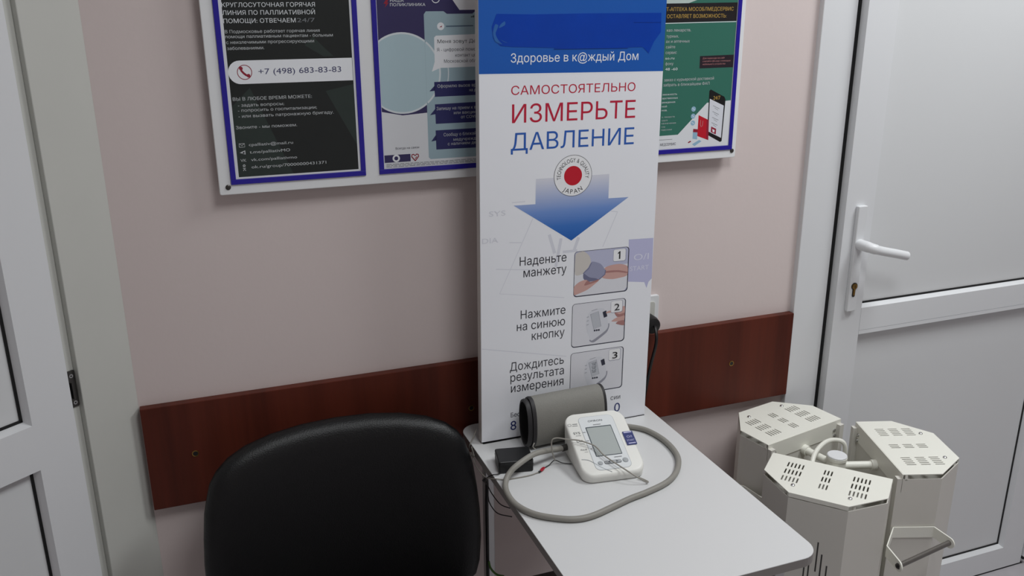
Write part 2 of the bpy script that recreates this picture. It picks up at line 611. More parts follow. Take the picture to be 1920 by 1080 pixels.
P2_TEXT = [
    ["НАША", 0.3644, 0.3884, 1.5748, 0.0061, "p_white", 0.04],
    ["ПОЛИКЛИНИКА", 0.3641, 0.4265, 1.5679, 0.0055, "p_white", 0.04],
    ["Меня зовут Де", 0.4464, 0.518, 1.505, 0.007, "p_black", 0.04],
    ["Я - цифровой помо", 0.445, 0.5178, 1.4911, 0.0058, "p_ink", 0],
    ["контакт це", 0.4787, 0.5176, 1.4811, 0.0058, "p_ink", 0],
    ["Московской обл", 0.4575, 0.5174, 1.4711, 0.0058, "p_ink", 0],
    ["Оформлю вызов вр", 0.444, 0.5166, 1.4282, 0.0059, "p_light", 0.012],
    ["на д", 0.5039, 0.5165, 1.4196, 0.0057, "p_light", 0.012],
    ["Запишу на прием к в", 0.441, 0.5159, 1.3885, 0.006, "p_light", 0.012],
    ["или вакцин", 0.4733, 0.5157, 1.38, 0.0057, "p_light", 0.012],
    ["от COVID", 0.4867, 0.5199, 1.3719, 0.0058, "p_light", 0.012],
    ["Сообщу о ближай", 0.4529, 0.515, 1.341, 0.0061, "p_light", 0.012],
    ["медучрежд", 0.4713, 0.5148, 1.3318, 0.0058, "p_light", 0.012],
    ["с наличием де", 0.4603, 0.5147, 1.3242, 0.0058, "p_light", 0.012],
    ["Всегда на связи", 0.3625, 0.406, 1.3222, 0.004, "p_ink", 0],
]
P2_POLY = [
    ["blue", [[0.3299, 1.5782], [0.3322, 1.2791], [0.5139, 1.2804]]],
    ["page", [[0.3412, 1.5781], [0.3402, 1.2871]]],
    ["topwhite", [[0.4761, 1.5776], [0.5334, 1.578], [0.5331, 1.5615], [0.4884, 1.5609]]],
    ["lowwhite", [[0.3412, 1.3889], [0.3783, 1.3823], [0.4233, 1.3835], [0.4257, 1.3515], [0.4256, 1.3002], [0.5143, 1.2994], [0.514, 1.2875], [0.3402, 1.2871]]],
    ["circle", [[0.3808, 1.4549], [0.3838, 1.5228]]],
    ["phone", [[0.422, 1.5554], [0.4262, 1.5591], [0.4567, 1.5595], [0.4634, 1.5541], [0.5119, 1.5546], [0.5162, 1.5591], [0.5402, 1.5598], [0.5365, 1.2994], [0.4292, 1.3007], [0.4233, 1.3056], [0.4233, 1.3852]]],
    ["bubble", [[0.4417, 1.518], [0.5396, 1.5203], [0.5388, 1.4633], [0.4503, 1.4625], [0.4345, 1.4555], [0.4402, 1.4732]]],
    ["n1", [[0.4381, 1.4384], [0.5385, 1.44], [0.5381, 1.4128], [0.4386, 1.4124]]],
    ["n1t", [[0.4393, 1.4325], [0.4288, 1.4224], [0.4389, 1.423]]],
    ["n2", [[0.4382, 1.3991], [0.5379, 1.401], [0.5374, 1.3638], [0.4388, 1.3643]]],
    ["n2t", [[0.4386, 1.3911], [0.4284, 1.3802], [0.439, 1.3817]]],
    ["n3", [[0.438, 1.3525], [0.5372, 1.3531], [0.5367, 1.3166], [0.4383, 1.3177]]],
    ["n3t", [[0.4385, 1.3447], [0.4292, 1.3329], [0.4389, 1.3344]]],
    ["rect", [[0.3415, 1.3131], [0.3892, 1.3128], [0.3896, 1.2991], [0.3418, 1.2996]]],
    ["ring", [[0.3628, 1.3067], [0.3632, 1.3138]]],
    ["heart", [[0.398, 1.3061]]],
    ["l1", [[0.3439, 1.2933], [0.5068, 1.2939]]],
    ["l2", [[0.3441, 1.2909], [0.5067, 1.2915]]],
    ["icon", [[0.4532, 1.5337], [0.4534, 1.5404]]],
    ["iconl", [[0.4628, 1.533], [0.5133, 1.5342]]],
    ["bolt", [[0.3574, 1.578], [0.3626, 1.578], [0.3598, 1.5738], [0.3624, 1.5738], [0.3542, 1.5659], [0.3571, 1.5719], [0.3538, 1.572]]],
    ["ring2", [[0.4454, 1.5792], [0.4452, 1.5727]]],
]
P3_TEXT = [
    ["Т-АПТЕКА МОСОБЛМЕДСЕРВИС", 0.9041, 1.0556, 1.5555, 0.0075, "p_gold", 0.03],
    ["ОСТАВЛЯЕТ ВОЗМОЖНОСТЬ:", 0.9062, 1.0401, 1.5425, 0.0076, "p_gold", 0.03],
    ["каз лекарств,", 0.9073, 0.9611, 1.5175, 0.0056, "p_light", 0.012],
    ["турных,", 0.9072, 0.9342, 1.5064, 0.0056, "p_light", 0.012],
    ["ах и аптечных", 0.9067, 0.9597, 1.4966, 0.0056, "p_light", 0.012],
    ["сайте", 0.9072, 0.9276, 1.4862, 0.0057, "p_light", 0.012],
    ["сервис", 0.9071, 0.9318, 1.4756, 0.0057, "p_light", 0.012],
    ["so.ru", 0.907, 0.9271, 1.4652, 0.0057, "p_white", 0.04],
    ["фону", 0.9076, 0.9256, 1.4545, 0.0057, "p_light", 0.012],
    ["48 -60", 0.9078, 0.9355, 1.4442, 0.0057, "p_white", 0.04],
    ["заказ с курьерской доставкой", 0.9065, 1.0205, 1.4234, 0.0058, "p_light", 0.012],
    ["забрать в ближайшем ФАП", 0.9053, 1.0109, 1.4137, 0.0058, "p_light", 0.012],
    ["зможность", 0.9044, 0.9373, 1.3963, 0.004, "p_white", 0.04],
    ["арственных", 0.9041, 0.9396, 1.3889, 0.004, "p_white", 0.04],
    ["реждения", 0.9042, 0.9339, 1.381, 0.004, "p_white", 0.04],
    ["ной", 0.9043, 0.9154, 1.373, 0.004, "p_white", 0.04],
    ["нов.", 0.9043, 0.9169, 1.3654, 0.004, "p_white", 0.04],
    ["х, лекарств", 0.905, 0.9346, 1.3523, 0.0031, "p_light", 0],
    ["средств", 0.905, 0.9187, 1.3457, 0.0031, "p_light", 0],
    ["назначения", 0.905, 0.9379, 1.3397, 0.0031, "p_light", 0],
    ["и ухода", 0.905, 0.914, 1.3331, 0.0031, "p_light", 0],
    ["подгузники", 0.9053, 0.9295, 1.327, 0.0032, "p_light", 0],
    ["Для перехода на сайт", 0.9916, 1.0428, 1.4638, 0.0031, "p_pink", 0],
    ["считайте QR-код с помощью", 0.992, 1.0567, 1.4581, 0.0031, "p_pink", 0],
    ["мобильного устройства", 0.9924, 1.0449, 1.4524, 0.0031, "p_pink", 0],
    ["МЕДСЕРВИС", 0.9045, 0.9405, 1.2964, 0.0054, "p_ink", 0.02],
    ["24/7", 1.0223, 1.0385, 1.3832, 0.0082, "p_gold", 0.02],
]
P3_POLY = [
    ["blue", [[0.9042, 1.2801], [1.0714, 1.2802], [1.0752, 1.5752]]],
    ["page", [[0.9045, 1.2881], [1.0611, 1.2884], [1.066, 1.5752]]],
    ["band", [[0.8854, 1.5691], [1.0664, 1.5708], [1.0665, 1.536], [0.8873, 1.5335]]],
    ["bandl", [[0.8873, 1.5326], [1.0659, 1.5346]]],
    ["toppale", [[0.885, 1.5759], [0.9721, 1.5756], [0.9531, 1.5699], [0.8854, 1.5685]]],
    ["qr", [[0.9914, 1.5205], [1.0396, 1.5222], [1.0394, 1.4755], [0.993, 1.4741]]],
    ["box", [[0.9849, 1.4698], [1.0647, 1.4709], [1.0645, 1.4462], [0.9859, 1.446]]],
    ["white", [[0.8987, 1.3164], [0.944, 1.317], [1.0081, 1.3778], [1.066, 1.3804], [1.073, 1.2745], [0.9003, 1.2852]]],
    ["phone", [[1.015, 1.4039], [1.0483, 1.3881], [1.0515, 1.3823], [1.0488, 1.2983], [1.0451, 1.2965], [1.0148, 1.3122], [1.0126, 1.3155], [1.0119, 1.4012]]],
    ["screen", [[1.0142, 1.3854], [1.0483, 1.3704], [1.0467, 1.3049], [1.0154, 1.3195]]],
    ["app", [[1.0214, 1.3295], [1.0338, 1.324], [1.0336, 1.3127], [1.0211, 1.3183]]],
    ["bag", [[0.9901, 1.354], [1.0151, 1.3426], [1.0166, 1.302], [0.9897, 1.3119]]],
    ["bagside", [[1.0098, 1.3445], [1.0151, 1.3426], [1.0166, 1.302], [1.0112, 1.3043]]],
    ["pa", [[0.9775, 1.3666], [0.9771, 1.3719]]],
    ["pb", [[0.9773, 1.3524], [0.977, 1.3578]]],
    ["pc", [[0.9775, 1.3388], [0.9771, 1.3442]]],
    ["bottle", [[0.979, 1.3221], [0.9898, 1.3209], [0.9898, 1.3049], [0.9789, 1.3068]]],
    ["bcap", [[0.9794, 1.3269], [0.9903, 1.3254], [0.9903, 1.319], [0.9791, 1.3202]]],
    ["blister", [[0.9785, 1.2959], [0.9948, 1.3036], [1.0006, 1.3007], [0.9844, 1.2916]]],
    ["caps", [[0.9682, 1.3003], [0.9743, 1.3032], [0.9763, 1.3011], [0.9698, 1.2983]]],
    ["ul", [[0.8991, 1.3088], [0.9317, 1.3085]]],
    ["s1", [[1.0227, 1.3715], [1.0382, 1.3645]]],
    ["s2", [[1.0224, 1.3598], [1.038, 1.3527]]],
    ["s3", [[1.0222, 1.348], [1.0378, 1.3415]]],
    ["s4", [[1.0215, 1.3375], [1.0363, 1.331]]],
    ["board", [[1.0848, 1.2632]]],
    ["screw", [[1.0759, 1.277]]],
]

def P_(table, key):
    for r in table:
        if r[0] == key:
            return r[1]


# ================================================================== THE ROOM
HGT = 2.7
XR, YB = 4.6, -3.2
LD = Vector((-0.79335334, -0.60876143, 0))     # along the angled wall, away from its corner
LN = Vector((0.60876143, -0.79335334, 0))      # its facing direction
LO = Vector((-0.122, 0, 0))
LFAR = LO + LD * 1.6

mb = MB().use('wall_paint')
mb.prism([(-0.122, 0), (1.36, 0), (1.36, 0.12), (-0.122, 0.12)], 0, HGT)
mb.prism([(1.36, 0), (2.20, 0), (2.20, 0.12), (1.36, 0.12)], 2.12, HGT)
mb.prism([(2.20, 0), (XR, 0), (XR, 0.12), (2.20, 0.12)], 0, HGT)
struct(mb.build('wall_back'))
mb = MB(frame(LO, -LD, (0, 0, 1))).use('far_wall_paint')
mb.box(-1.6, -1.02, 0, HGT, -0.12, 0)
mb.box(-1.02, -0.0, 2.14, HGT, -0.12, 0)
struct(mb.build('wall_left'))
mb = MB().use('far_wall_paint')
mb.box(XR, XR + 0.12, YB, 0.12, 0, HGT)
struct(mb.build('wall_right'))
mb = MB().use('far_wall_paint')
mb.box(LFAR.x - 0.12, XR + 0.12, YB - 0.12, YB, 0, HGT)
struct(mb.build('wall_front'))
mb = MB().use('far_wall_paint')
mb.box(LFAR.x - 0.12, LFAR.x, YB, LFAR.y + 0.05, 0, HGT)
struct(mb.build('wall_side'))
mb = MB().use('ceiling_paint')
mb.box(LFAR.x - 0.12, XR + 0.12, YB - 0.12, 0.12, HGT, HGT + 0.1)
struct(mb.build('ceiling'))
mb = MB().use('floor_lino')
mb.box(LFAR.x - 0.12, XR + 0.12, YB - 0.12, 0.3, -0.1, 0)
struct(mb.build('floor'))

# mahogany bumper board along the wall
mb = MB().use('wood')
mb.box(-0.120, 1.2815, -0.018, 0, 0.684, 0.888)
trim = struct(mb.build('trim_1', bevel=0.0012))
for x, z in ((-0.037, 0.786), (0.497, 0.785), (1.120, 0.788), (0.30, 0.786), (0.80, 0.787)):
    if x in (0.30, 0.80):
        continue
    mb = MB(frame((x, -0.018, z), (1, 0, 0), (0, 0, 1))).use('brass', True)
    mb.lathe([(0.0062, 0), (0.0062, 0.001), (0.0046, 0.0012), (0.0046, 0.0006)], 18)
    mb.use('black_plastic')
    mb.flat(disc(0, 0, 0.0044), 0.0008)
    mb.build('screw', trim)

# ------------------------------------------------------------------ doors
def door_leaf(name, fr, x0, x1, z0, z1, rails, stile, foot=None, thick=0.06):
    """a white plastic door leaf: stiles and rails with bevelled glazing beads, filled panels and black gaskets"""
    mb = MB(fr).use('pvc')
    bead, dep = 0.006, 0.0145
    foot = foot or stile
    # stiles and rails as flat-faced boxes
    mb.box(x0, x0 + stile, z0, z1, -thick, 0)
    mb.box(x1 - stile, x1, z0, z1, -thick, 0)
    for a, b in [(z0, z0 + foot)] + list(rails) + [(z1 - stile, z1)]:
        mb.box(x0 + stile, x1 - stile, a, b, -thick, 0.0)
    edges = [z0 + foot] + [v for r in rails for v in r] + [z1 - stile]
    opens = [(edges[i], edges[i + 1]) for i in range(0, len(edges), 2)]
    bt = 0.001
    for a, b in opens:
        xa, xb = x0 + stile, x1 - stile
        o = [(xa, a, 0), (xb, a, 0), (xb, b, 0), (xa, b, 0)]
        i = [(xa + bead, a + bead, -dep), (xb - bead, a + bead, -dep), (xb - bead, b - bt, -dep), (xa + bead, b - bt, -dep)]
        mb.add(o + i, [(0, 1, 5, 4), (1, 2, 6, 5), (2, 3, 7, 6), (3, 0, 4, 7)])
    leaf = struct(mb.build(name))
    for a, b in opens:
        xa, xb = x0 + stile + bead, x1 - stile - bead
        m2 = MB(fr).use('pvc_panel')
        m2.box(xa - 0.004, xb + 0.004, a + bead - 0.004, b - bt + 0.0005, -dep - 0.012, -dep - 0.0015)
        m2.build('panel', leaf)
        m3 = MB(fr).use('gasket')
        g = 0.0045
        for q in ((xa, xb, a + bead, a + bead + g), (xa, xb, b - bt - g, b - bt), (xa, xa + g, a + bead, b - bt), (xb - g, xb, a + bead, b - bt)):
            m3.box(q[0], q[1], q[2], q[3], -dep - 0.002, -dep + 0.0006)
        m3.build('gasket', leaf)
    return leaf


# right-hand door and its frame
RW = frame((0, 0, 0), (1, 0, 0), (0, 0, 1))
mb = MB(RW).use('pvc')
mb.box(1.2830, 1.3715, 0, 2.13, -0.05, 0.0135)
mb.box(1.3715, 1.400, 0, 2.13, -0.05, -0.010)
mb.box(2.1740, 2.262, 0, 2.13, -0.05, 0.0135)
mb.box(2.145, 2.1740, 0, 2.13, -0.05, -0.010)
mb.box(1.3715, 2.1740, 2.045, 2.13, -0.05, 0.0135)
f_ = struct(mb.build('trim_2', bevel=0.0015))
mb = MB(RW).use('gasket')
mb.box(1.3716, 1.3793, 0.0, 2.045, -0.010, 0.0145)
mb.build('gasket', f_)
mb = MB(RW).use('gasket')
mb.box(1.3716, 2.1740, 0.0, 0.0035, -0.05, 0.036)
mb.build('threshold', f_)
mb = MB(RW).use('pvc')
mb.box(2.1685, 2.1800, 0.025, 0.085, 0.0135, 0.042)
mb.use('gasket').box(2.1680, 2.1820, 0.016, 0.024, 0.0135, 0.042)
mb.build('hinge', f_, bevel=0.002)

RD = frame((0, -0.036, 0), (1, 0, 0), (0, 0, 1))
door = door_leaf('door_1', RD, 1.3795, 2.1655, 0.0045, 2.06, [(0.8175, 0.884)], 0.0795, foot=0.069)
with_label(door, 'white plastic door on the right with a lever handle')
# joint line where the rail meets the stile
mb = MB(RD).use('line_grey')
mb.box(1.4590, 1.4594, 0.8175, 0.884, 0.0, 0.0002)
mb.box(1.4594, 2.085, 0.8275, 0.8279, 0.0, 0.0002)
mb.build('rail_joint', door)
# handle: long plate, lever, lock
h = MB(RD).use('pvc')
h.prism(rrect(1.4075, 1.4325, 0.884, 1.1345, 0.003, 3), 0.0, 0.011)
plate = h.build('handle', door, bevel=0.002)
lv = MB(RD).use('pvc', True)
lv.tube(smooth_path([(1.4200, 1.046, 0.010), (1.4200, 1.046, 0.030), (1.4225, 1.0455, 0.042), (1.4330, 1.042, 0.050),
                     (1.4550, 1.036, 0.053), (1.4900, 1.0275, 0.054), (1.5200, 1.0195, 0.054)], 5), 0.009, 14,
        radii=[0.0122] * 6 + [0.0122] * 4 + [0.0115] * 6 + [0.0103] * 15)
lv.build('lever', plate)
lk = MB(RD).use('dark_steel')
lk.prism(disc(1.4195, 0.9460, 0.0085, 20), 0.0108, 0.0122)
lk.prism(rrect(1.4155, 1.4235, 0.920, 0.946, 0.0036, 4), 0.0108, 0.0122)
lk.use('brass', True)
lk.prism(disc(1.4195, 0.9455, 0.0066, 20), 0.012, 0.0145)
lk.prism(rrect(1.4170, 1.4220, 0.924, 0.941, 0.0024, 4), 0.012, 0.0138)
lk.use('black_plastic').box(1.4190, 1.4200, 0.942, 0.949, 0.0144, 0.0148)
lk.build('lock_cylinder', plate)

# left-hand door in the angled wall
LW = frame(LO, -LD, (0, 0, 1))
mb = MB(LW).use('casing_paint')
mb.box(-0.0995, 0.0012, 0, 2.16, -0.118, 0.0)
mb.box(-1.02, -0.93, 0, 2.16, -0.118, 0.0)
mb.box(-0.93, -0.0995, 2.06, 2.16, -0.118, 0.0)
mb.box(-0.15, -0.0995, 0, 2.06, -0.118, -0.012)
mb.box(-0.93, -0.89, 0, 2.06, -0.118, -0.012)
f2 = struct(mb.build('trim_3', bevel=0.0015))
mb = MB(LW).use('dark_steel')
mb.prism(rrect(-0.131, -0.1005, 0.929, 0.994, 0.002, 3), -0.012, -0.0095)
mb.use('steel')
mb.prism(disc(-0.1075, 0.985, 0.0036, 14), -0.0095, -0.0085)
mb.prism(disc(-0.1075, 0.937, 0.0036, 14), -0.0095, -0.0085)
mb.use('gasket')
mb.box(-0.124, -0.112, 0.948, 0.972, -0.0095, -0.0090)
mb.prism(disc(-0.1075, 0.985, 0.0015, 10), -0.0086, -0.0082)
mb.prism(disc(-0.1075, 0.937, 0.0015, 10), -0.0086, -0.0082)
mb.use('dark_steel')
mb.box(-0.1125, -0.1105, 0.946, 0.975, -0.0095, -0.002)
with_label(mb.build('strike_plate', f2, bevel=0.0006), 'dark metal strike plate')
LDF = frame(LO + LN * 0.02, -LD, (0, 0, 1))
door2 = door_leaf('door_2', LDF, -0.915, -0.1295, 0.0125, 2.06, [(0.862, 0.940)], 0.070, thick=0.03)
with_label(door2, 'white plastic door at the left with a strike plate beside it')

# ================================================================== SOCKET behind the sign
sk = thing('wall_socket', 'white wall socket with a black plug, half hidden behind the sign', 'socket', (0.885, 0, 0.93))
SF = frame((0, 0, 0), (1, 0, 0), (0, 0, 1))
mb = MB(SF).use('pvc')
mb.prism(rrect(0.846, 0.929, 0.889, 0.973, 0.004), 0, 0.009)
mb.build('cover_plate', sk, bevel=0.0015)
mb = MB(SF).use('casing_paint')
mb.prism(rrect(0.858, 0.918, 0.901, 0.961, 0.006), 0.009, 0.0125)
mb.build('socket_insert', sk, bevel=0.001)
mb = MB(frame((0.898, -0.0125, 0.917), (1, 0, 0), (0, 0, 1))).use('black_plastic', True)
mb.lathe([(0.0195, 0), (0.0195, 0.020), (0.017, 0.030), (0.008, 0.034)], 24)
mb.tube(smooth_path([(0, 0, 0.028), (0, -0.002, 0.040), (-0.004, -0.03, 0.052), (-0.012, -0.09, 0.045), (-0.02, -0.2, 0.03)], 5), 0.0035, 8)
pl = mb.build('power_plug')
tag(pl, 'black power plug with its cord in the wall socket behind the sign', 'plug')

# ================================================================== NOTICE BOARD
BF = frame((0, -0.0235, 0), (1, 0, 0), (0, 0, 1))
nb = thing('notice_board', 'long white wall board with blue edged sheet pockets', 'notice board', (0.57, -0.0235, 1.2624))
mb = MB(BF).use('board_white')
mb.prism(rrect(0.0547, 1.0848, 1.2624, 1.620, 0.003, 3), -0.010, 0.0)
mb.build('backing_panel', nb, bevel=0.0012)
for x in (0.0745, 0.331, 0.5875, 0.8425):
    mb = MB(BF).use('pocket_blue')
    w, t = 0.232, 0.0088
    z0, z1 = 1.2795, 1.6005
    mb.box(x, x + w, z0, z0 + t, 0.0004, 0.0026)
    mb.box(x, x + w, z1 - t, z1, 0.0004, 0.0026)
    mb.box(x, x + t, z0 + t, z1 - t, 0.0004, 0.0026)
    mb.box(x + w - t, x + w, z0 + t, z1 - t, 0.0004, 0.0026)
    mb.build('pocket_edge', nb, bevel=0.0006)
for x, z in ((0.0693, 1.2755), (1.0759, 1.2765), (0.0693, 1.607), (1.0759, 1.607)):
    mb = MB(BF @ Matrix.Translation((x, z, 0))).use('dark_steel', True)
    mb.lathe([(0.0046, -0.0005), (0.0045, 0.0008), (0.0034, 0.0016), (0.001, 0.0019)], 18)
    mb.use('metal_grey').lathe([(0.004, -0.0233), (0.004, -0.01)], 10)
    mb.build('screw', nb)


def poster(x0, label):
    mb = MB(BF).use('ink_paper')
    mb.box(x0, x0 + 0.2146, 1.2885, 1.5915, 0.0004, 0.0008)
    return mb, label


H1, H2, H3, H4 = 0.00084, 0.00092, 0.00100, 0.00108


def print_text(mb, table, h):
    for t, x0, x1, base, cap, m, bold in table:
        mb.use('ink_' + m)
        mb.text(t, x0, x1, base, cap, h, bold)


# --- left poster: dark, white lettering
mb = poster(0.0832, '')[0]
mb.use('ink_p_dark').flat([(0.0884, 1.2917), (0.2938, 1.2917), (0.2938, 1.588), (0.0884, 1.588)], H1)
mb.use('ink_p_dark_green')
mb.flat([(0.0884, 1.2917), (0.18, 1.2917), (0.12, 1.44), (0.0884, 1.41)], H1 + 1.08e-05)
mb.flat([(0.245, 1.43), (0.2936, 1.335), (0.2936, 1.44)], H1 + 1.08e-05)  # right-hand streak: reflection on the pocket's plastic, painted onto the print
mb.flat([(0.215, 1.5067), (0.2452, 1.4877), (0.262, 1.4877), (0.23, 1.52)], H1 + 1.08e-05)
pill = [(0.2932, 1.4465), (0.2932, 1.4842)] + [(0.107 + 0.0189 * math.cos(math.radians(a)), 1.46535 + 0.0189 * math.sin(math.radians(a))) for a in range(90, 271, 12)]
mb.use('ink_white').flat(pill, H2)
mb.use('ink_p_red')
ring(mb, 0.1141, 1.4653, 0.0109, 0.0121, H3)
stroke(mb, [(0.1085, 1.4715), (0.1092, 1.4680), (0.1125, 1.4638), (0.1160, 1.4608), (0.1198, 1.4592)], 0.0034, H3)
mb.flat(disc(0.1088, 1.4716, 0.0030, 14), H3 + 9e-06)
mb.flat(disc(0.1199, 1.4596, 0.0030, 14), H3 + 9e-06)
print_text(mb, P1_TEXT, H4)
mb.use('ink_p_light')
x, z = 0.0984, 1.3455
for p in ([(x - 0.0045, z - 0.003), (x + 0.0045, z - 0.003), (x + 0.0045, z + 0.003), (x - 0.0045, z + 0.003), (x - 0.0045, z - 0.003)], [(x - 0.0045, z + 0.003), (x, z - 0.0005), (x + 0.0045, z + 0.003)]):
    stroke(mb, p, 0.0008, H3)
x, z = 0.0984, 1.333
mb.flat([(x - 0.0048, z + 0.0002), (x + 0.0045, z - 0.0034), (x + 0.0045, z + 0.0038)], H3)
mb.use('ink_p_dark').flat([(x - 0.001, z - 0.0008), (x + 0.003, z - 0.0022), (x + 0.003, z + 0.0022)], H3 + 9e-06)
mb.use('ink_p_light').text('VK', 0.0937, 0.1033, 1.3175, 0.0058, H3, 0.05)
ring(mb, 0.0988, 1.3108, 0.0010, 0.0022, H3)
stroke(mb, [(0.0966, 1.3068), (0.0988, 1.3058), (0.1010, 1.3068)], 0.0012, H3)
stroke(mb, [(0.0968, 1.3022), (0.0988, 1.3050), (0.1008, 1.3022)], 0.0012, H3)
tag(mb.build('poster', origin=(0.19, -0.0235, 1.2885)), 'dark hotline poster with white lettering and a white phone number strip', 'poster', 'posters in the pockets of the notice board')

# --- second poster: violet with a pale circle and chat bubbles
mb = poster(0.3398, '')[0]
XP = 0.3408
mb.use('ink_p_violet').flat([(XP, 1.2917), (0.5536, 1.2917), (0.5536, 1.588), (XP, 1.588)], H1)
mb.use('ink_paper').flat([(x, z) for x, z in ((0.4761, 1.588), (0.4761, 1.5776), (0.4884, 1.5609), (0.5536, 1.5615), (0.5536, 1.588))], H1 + 9e-06)
mb.flat([(XP, 1.2889), (0.5536, 1.2889), (0.5536, 1.301), (0.43, 1.301), (0.4257, 1.3515), (0.4233, 1.3850), (0.3783, 1.3823), (XP, 1.3900)], H1 + 9e-06)
mb.use('ink_p_ring').flat([(max(x, XP), z) for x, z in disc(0.3812, 1.4549, 0.0700, 60)], H1 + 1.8e-05)
mb.use('ink_p_circle').flat([(max(x, XP), z) for x, z in disc(0.3812, 1.4549, 0.0668, 60)], H1 + 2.7e-05)
mb.use('ink_p_phone_rim').flat([(0.4224, 1.3040), (0.4262, 1.2998), (0.4300, 1.2993), (0.5536, 1.2993), (0.5536, 1.5600), (0.4300, 1.5600), (0.4240, 1.5585), (0.4216, 1.5540)][::1], H2 - 0.0001)
mb.use('ink_p_phone').flat([(0.4236, 1.3045), (0.4270, 1.3009), (0.5536, 1.3009), (0.5536, 1.5590), (0.5180, 1.5590), (0.5120, 1.5545), (0.4650, 1.5545), (0.4590, 1.5590), (0.4270, 1.5590), (0.4232, 1.5540)], H2)
mb.use('ink_p_circle').flat([(max(x, 0.4237), z) for x, z in disc(0.3812, 1.4549, 0.0668, 60, a0=-52, a1=52)], H2 + 9e-06)
mb.use('ink_p_ring')
ring(mb, 0.3812, 1.4549, 0.0668, 0.0700, H2 + 1.35e-05, a0=-50, a1=50)
ring(mb, 0.3812, 1.4549, 0.0830, 0.0850, H2 + 1.08e-05, a0=-25, a1=15)
mb.use('ink_white').flat([(0.5536, 1.4633), (0.5536, 1.5203), (0.4440, 1.5180), (0.4405, 1.5150), (0.4402, 1.4732), (0.4345, 1.4565), (0.4503, 1.4625)], H3)
mb.use('ink_p_bubble')
for k in ('n1', 'n2', 'n3'):
    q = [tuple(p) for p in P_(P2_POLY, k)]
    mb.flat([(q[3][0], q[3][1]), (0.5536, q[2][1]), (0.5536, q[1][1]), (q[0][0], q[0][1])], H3)
    mb.flat([tuple(p) for p in P_(P2_POLY, k + 't')], H3)
mb.use('ink_white').flat(disc(0.4532, 1.5337, 0.0066), H3)
mb.use('ink_p_red').flat([(0.4505, 1.5322), (0.4550, 1.5322), (0.4555, 1.5350), (0.4535, 1.5340)], H3 + 9e-06)
mb.use('ink_p_phone_rim')
stroke(mb, [(0.4628, 1.5335), (0.5133, 1.5340)], 0.0022, H3)
mb.use('ink_p_dark')
for k in range(3):
    mb.flat([(0.5095 + 0.0022 * k, 1.5480), (0.5110 + 0.0022 * k, 1.5480), (0.5110 + 0.0022 * k, 1.5500 + 0.0008 * k), (0.5095 + 0.0022 * k, 1.5500 + 0.0008 * k)], H3)
mb.use('ink_p_violet').flat([(0.3415, 1.2994), (0.3894, 1.2994), (0.3894, 1.3129), (0.3415, 1.3129)], H3)
mb.use('ink_white')
ring(mb, 0.3629, 1.3064, 0.0036, 0.0068, H4)
mb.use('ink_p_red')
heart = [(0.3980, 1.2998), (0.4044, 1.3075), (0.4038, 1.3112), (0.4008, 1.3118), (0.3980, 1.3092), (0.3952, 1.3118), (0.3922, 1.3112), (0.3916, 1.3075), (0.3980, 1.2998)]
stroke(mb, heart, 0.0019, H4)
stroke(mb, [(0.3980, 1.3035), (0.4012, 1.3075)], 0.0015, H4)
mb.use('ink_p_grey')
for z in (1.2962, 1.2938, 1.2914):
    x = 0.3441
    random.seed(int(z * 1e4))
    while x < 0.545:
        w = random.uniform(0.004, 0.012)
        stroke(mb, [(x, z), (min(x + w, 0.55), z)], 0.0009, H4)
        x += w + 0.0016
mb.use('ink_p_red').flat([(0.3530, 1.5720), (0.3571, 1.5719), (0.3545, 1.5655), (0.3622, 1.5738), (0.3590, 1.5738), (0.3624, 1.5790), (0.3574, 1.5790)], H3)
mb.use('ink_white')
ring(mb, 0.4454, 1.5800, 0.0062, 0.0075, H3, a0=180, a1=360)
print_text(mb, P2_TEXT, H4)
tag(mb.build('poster', origin=(0.447, -0.0235, 1.2885)), 'violet poster with a pale round picture and chat bubbles, partly behind the sign', 'poster', 'posters in the pockets of the notice board')

# --- right poster: green with a phone and a red bag
mb = poster(0.8513, '')[0]
mb.use('ink_p_green').flat([(0.853, 1.2917), (1.0640, 1.2917), (1.0648, 1.588), (0.853, 1.588)], H1)
mb.use('ink_p_pale').flat([(0.853, 1.5688), (0.9531, 1.5699), (0.9721, 1.5760), (1.0, 1.588), (0.853, 1.588)], H1 + 9e-06)
mb.use('ink_p_band').flat([(0.853, 1.5335), (1.0645, 1.5360), (1.0646, 1.5708), (0.853, 1.5690)], H2)
mb.use('ink_white')
stroke(mb, [(0.853, 1.5325), (1.0645, 1.5345)], 0.0012, H2)
mb.use('ink_paper').flat([(0.853, 1.2889), (1.0640, 1.2889), (1.0642, 1.3804), (1.0081, 1.3778), (0.9440, 1.3170), (0.853, 1.3160)], H2)
mb.use('ink_p_box').flat([(0.9855, 1.4460), (1.0640, 1.4462), (1.0640, 1.4708), (0.9852, 1.4698)], H2)
mb.use('ink_black').flat([tuple(p) for p in P_(P3_POLY, 'phone')][::-1], H3)
mb.use('ink_p_screen').flat([tuple(p) for p in P_(P3_POLY, 'screen')][::-1], H3 + 9e-06)
mb.use('ink_p_grey')
for k in ('s1', 's2', 's3', 's4'):
    a, b = P_(P3_POLY, k)
    stroke(mb, [tuple(a), tuple(b)], 0.0009, H3 + 1.8e-05)
    stroke(mb, [(a[0] + 0.004, a[1] - 0.0045), (b[0] - 0.003, b[1] - 0.003)], 0.0007, H3 + 1.8e-05)
mb.use('ink_p_red').flat([tuple(p) for p in P_(P3_POLY, 'app')][::-1], H3 + 1.8e-05)
mb.use('ink_white').flat([(1.0245, 1.3245), (1.0305, 1.3215), (1.0295, 1.3165), (1.0255, 1.3185)][::-1], H3 + 2.7e-05)
mb.use('ink_seal_red').flat([tuple(p) for p in P_(P3_POLY, 'bag')][::-1], H3 + 2.7e-05)
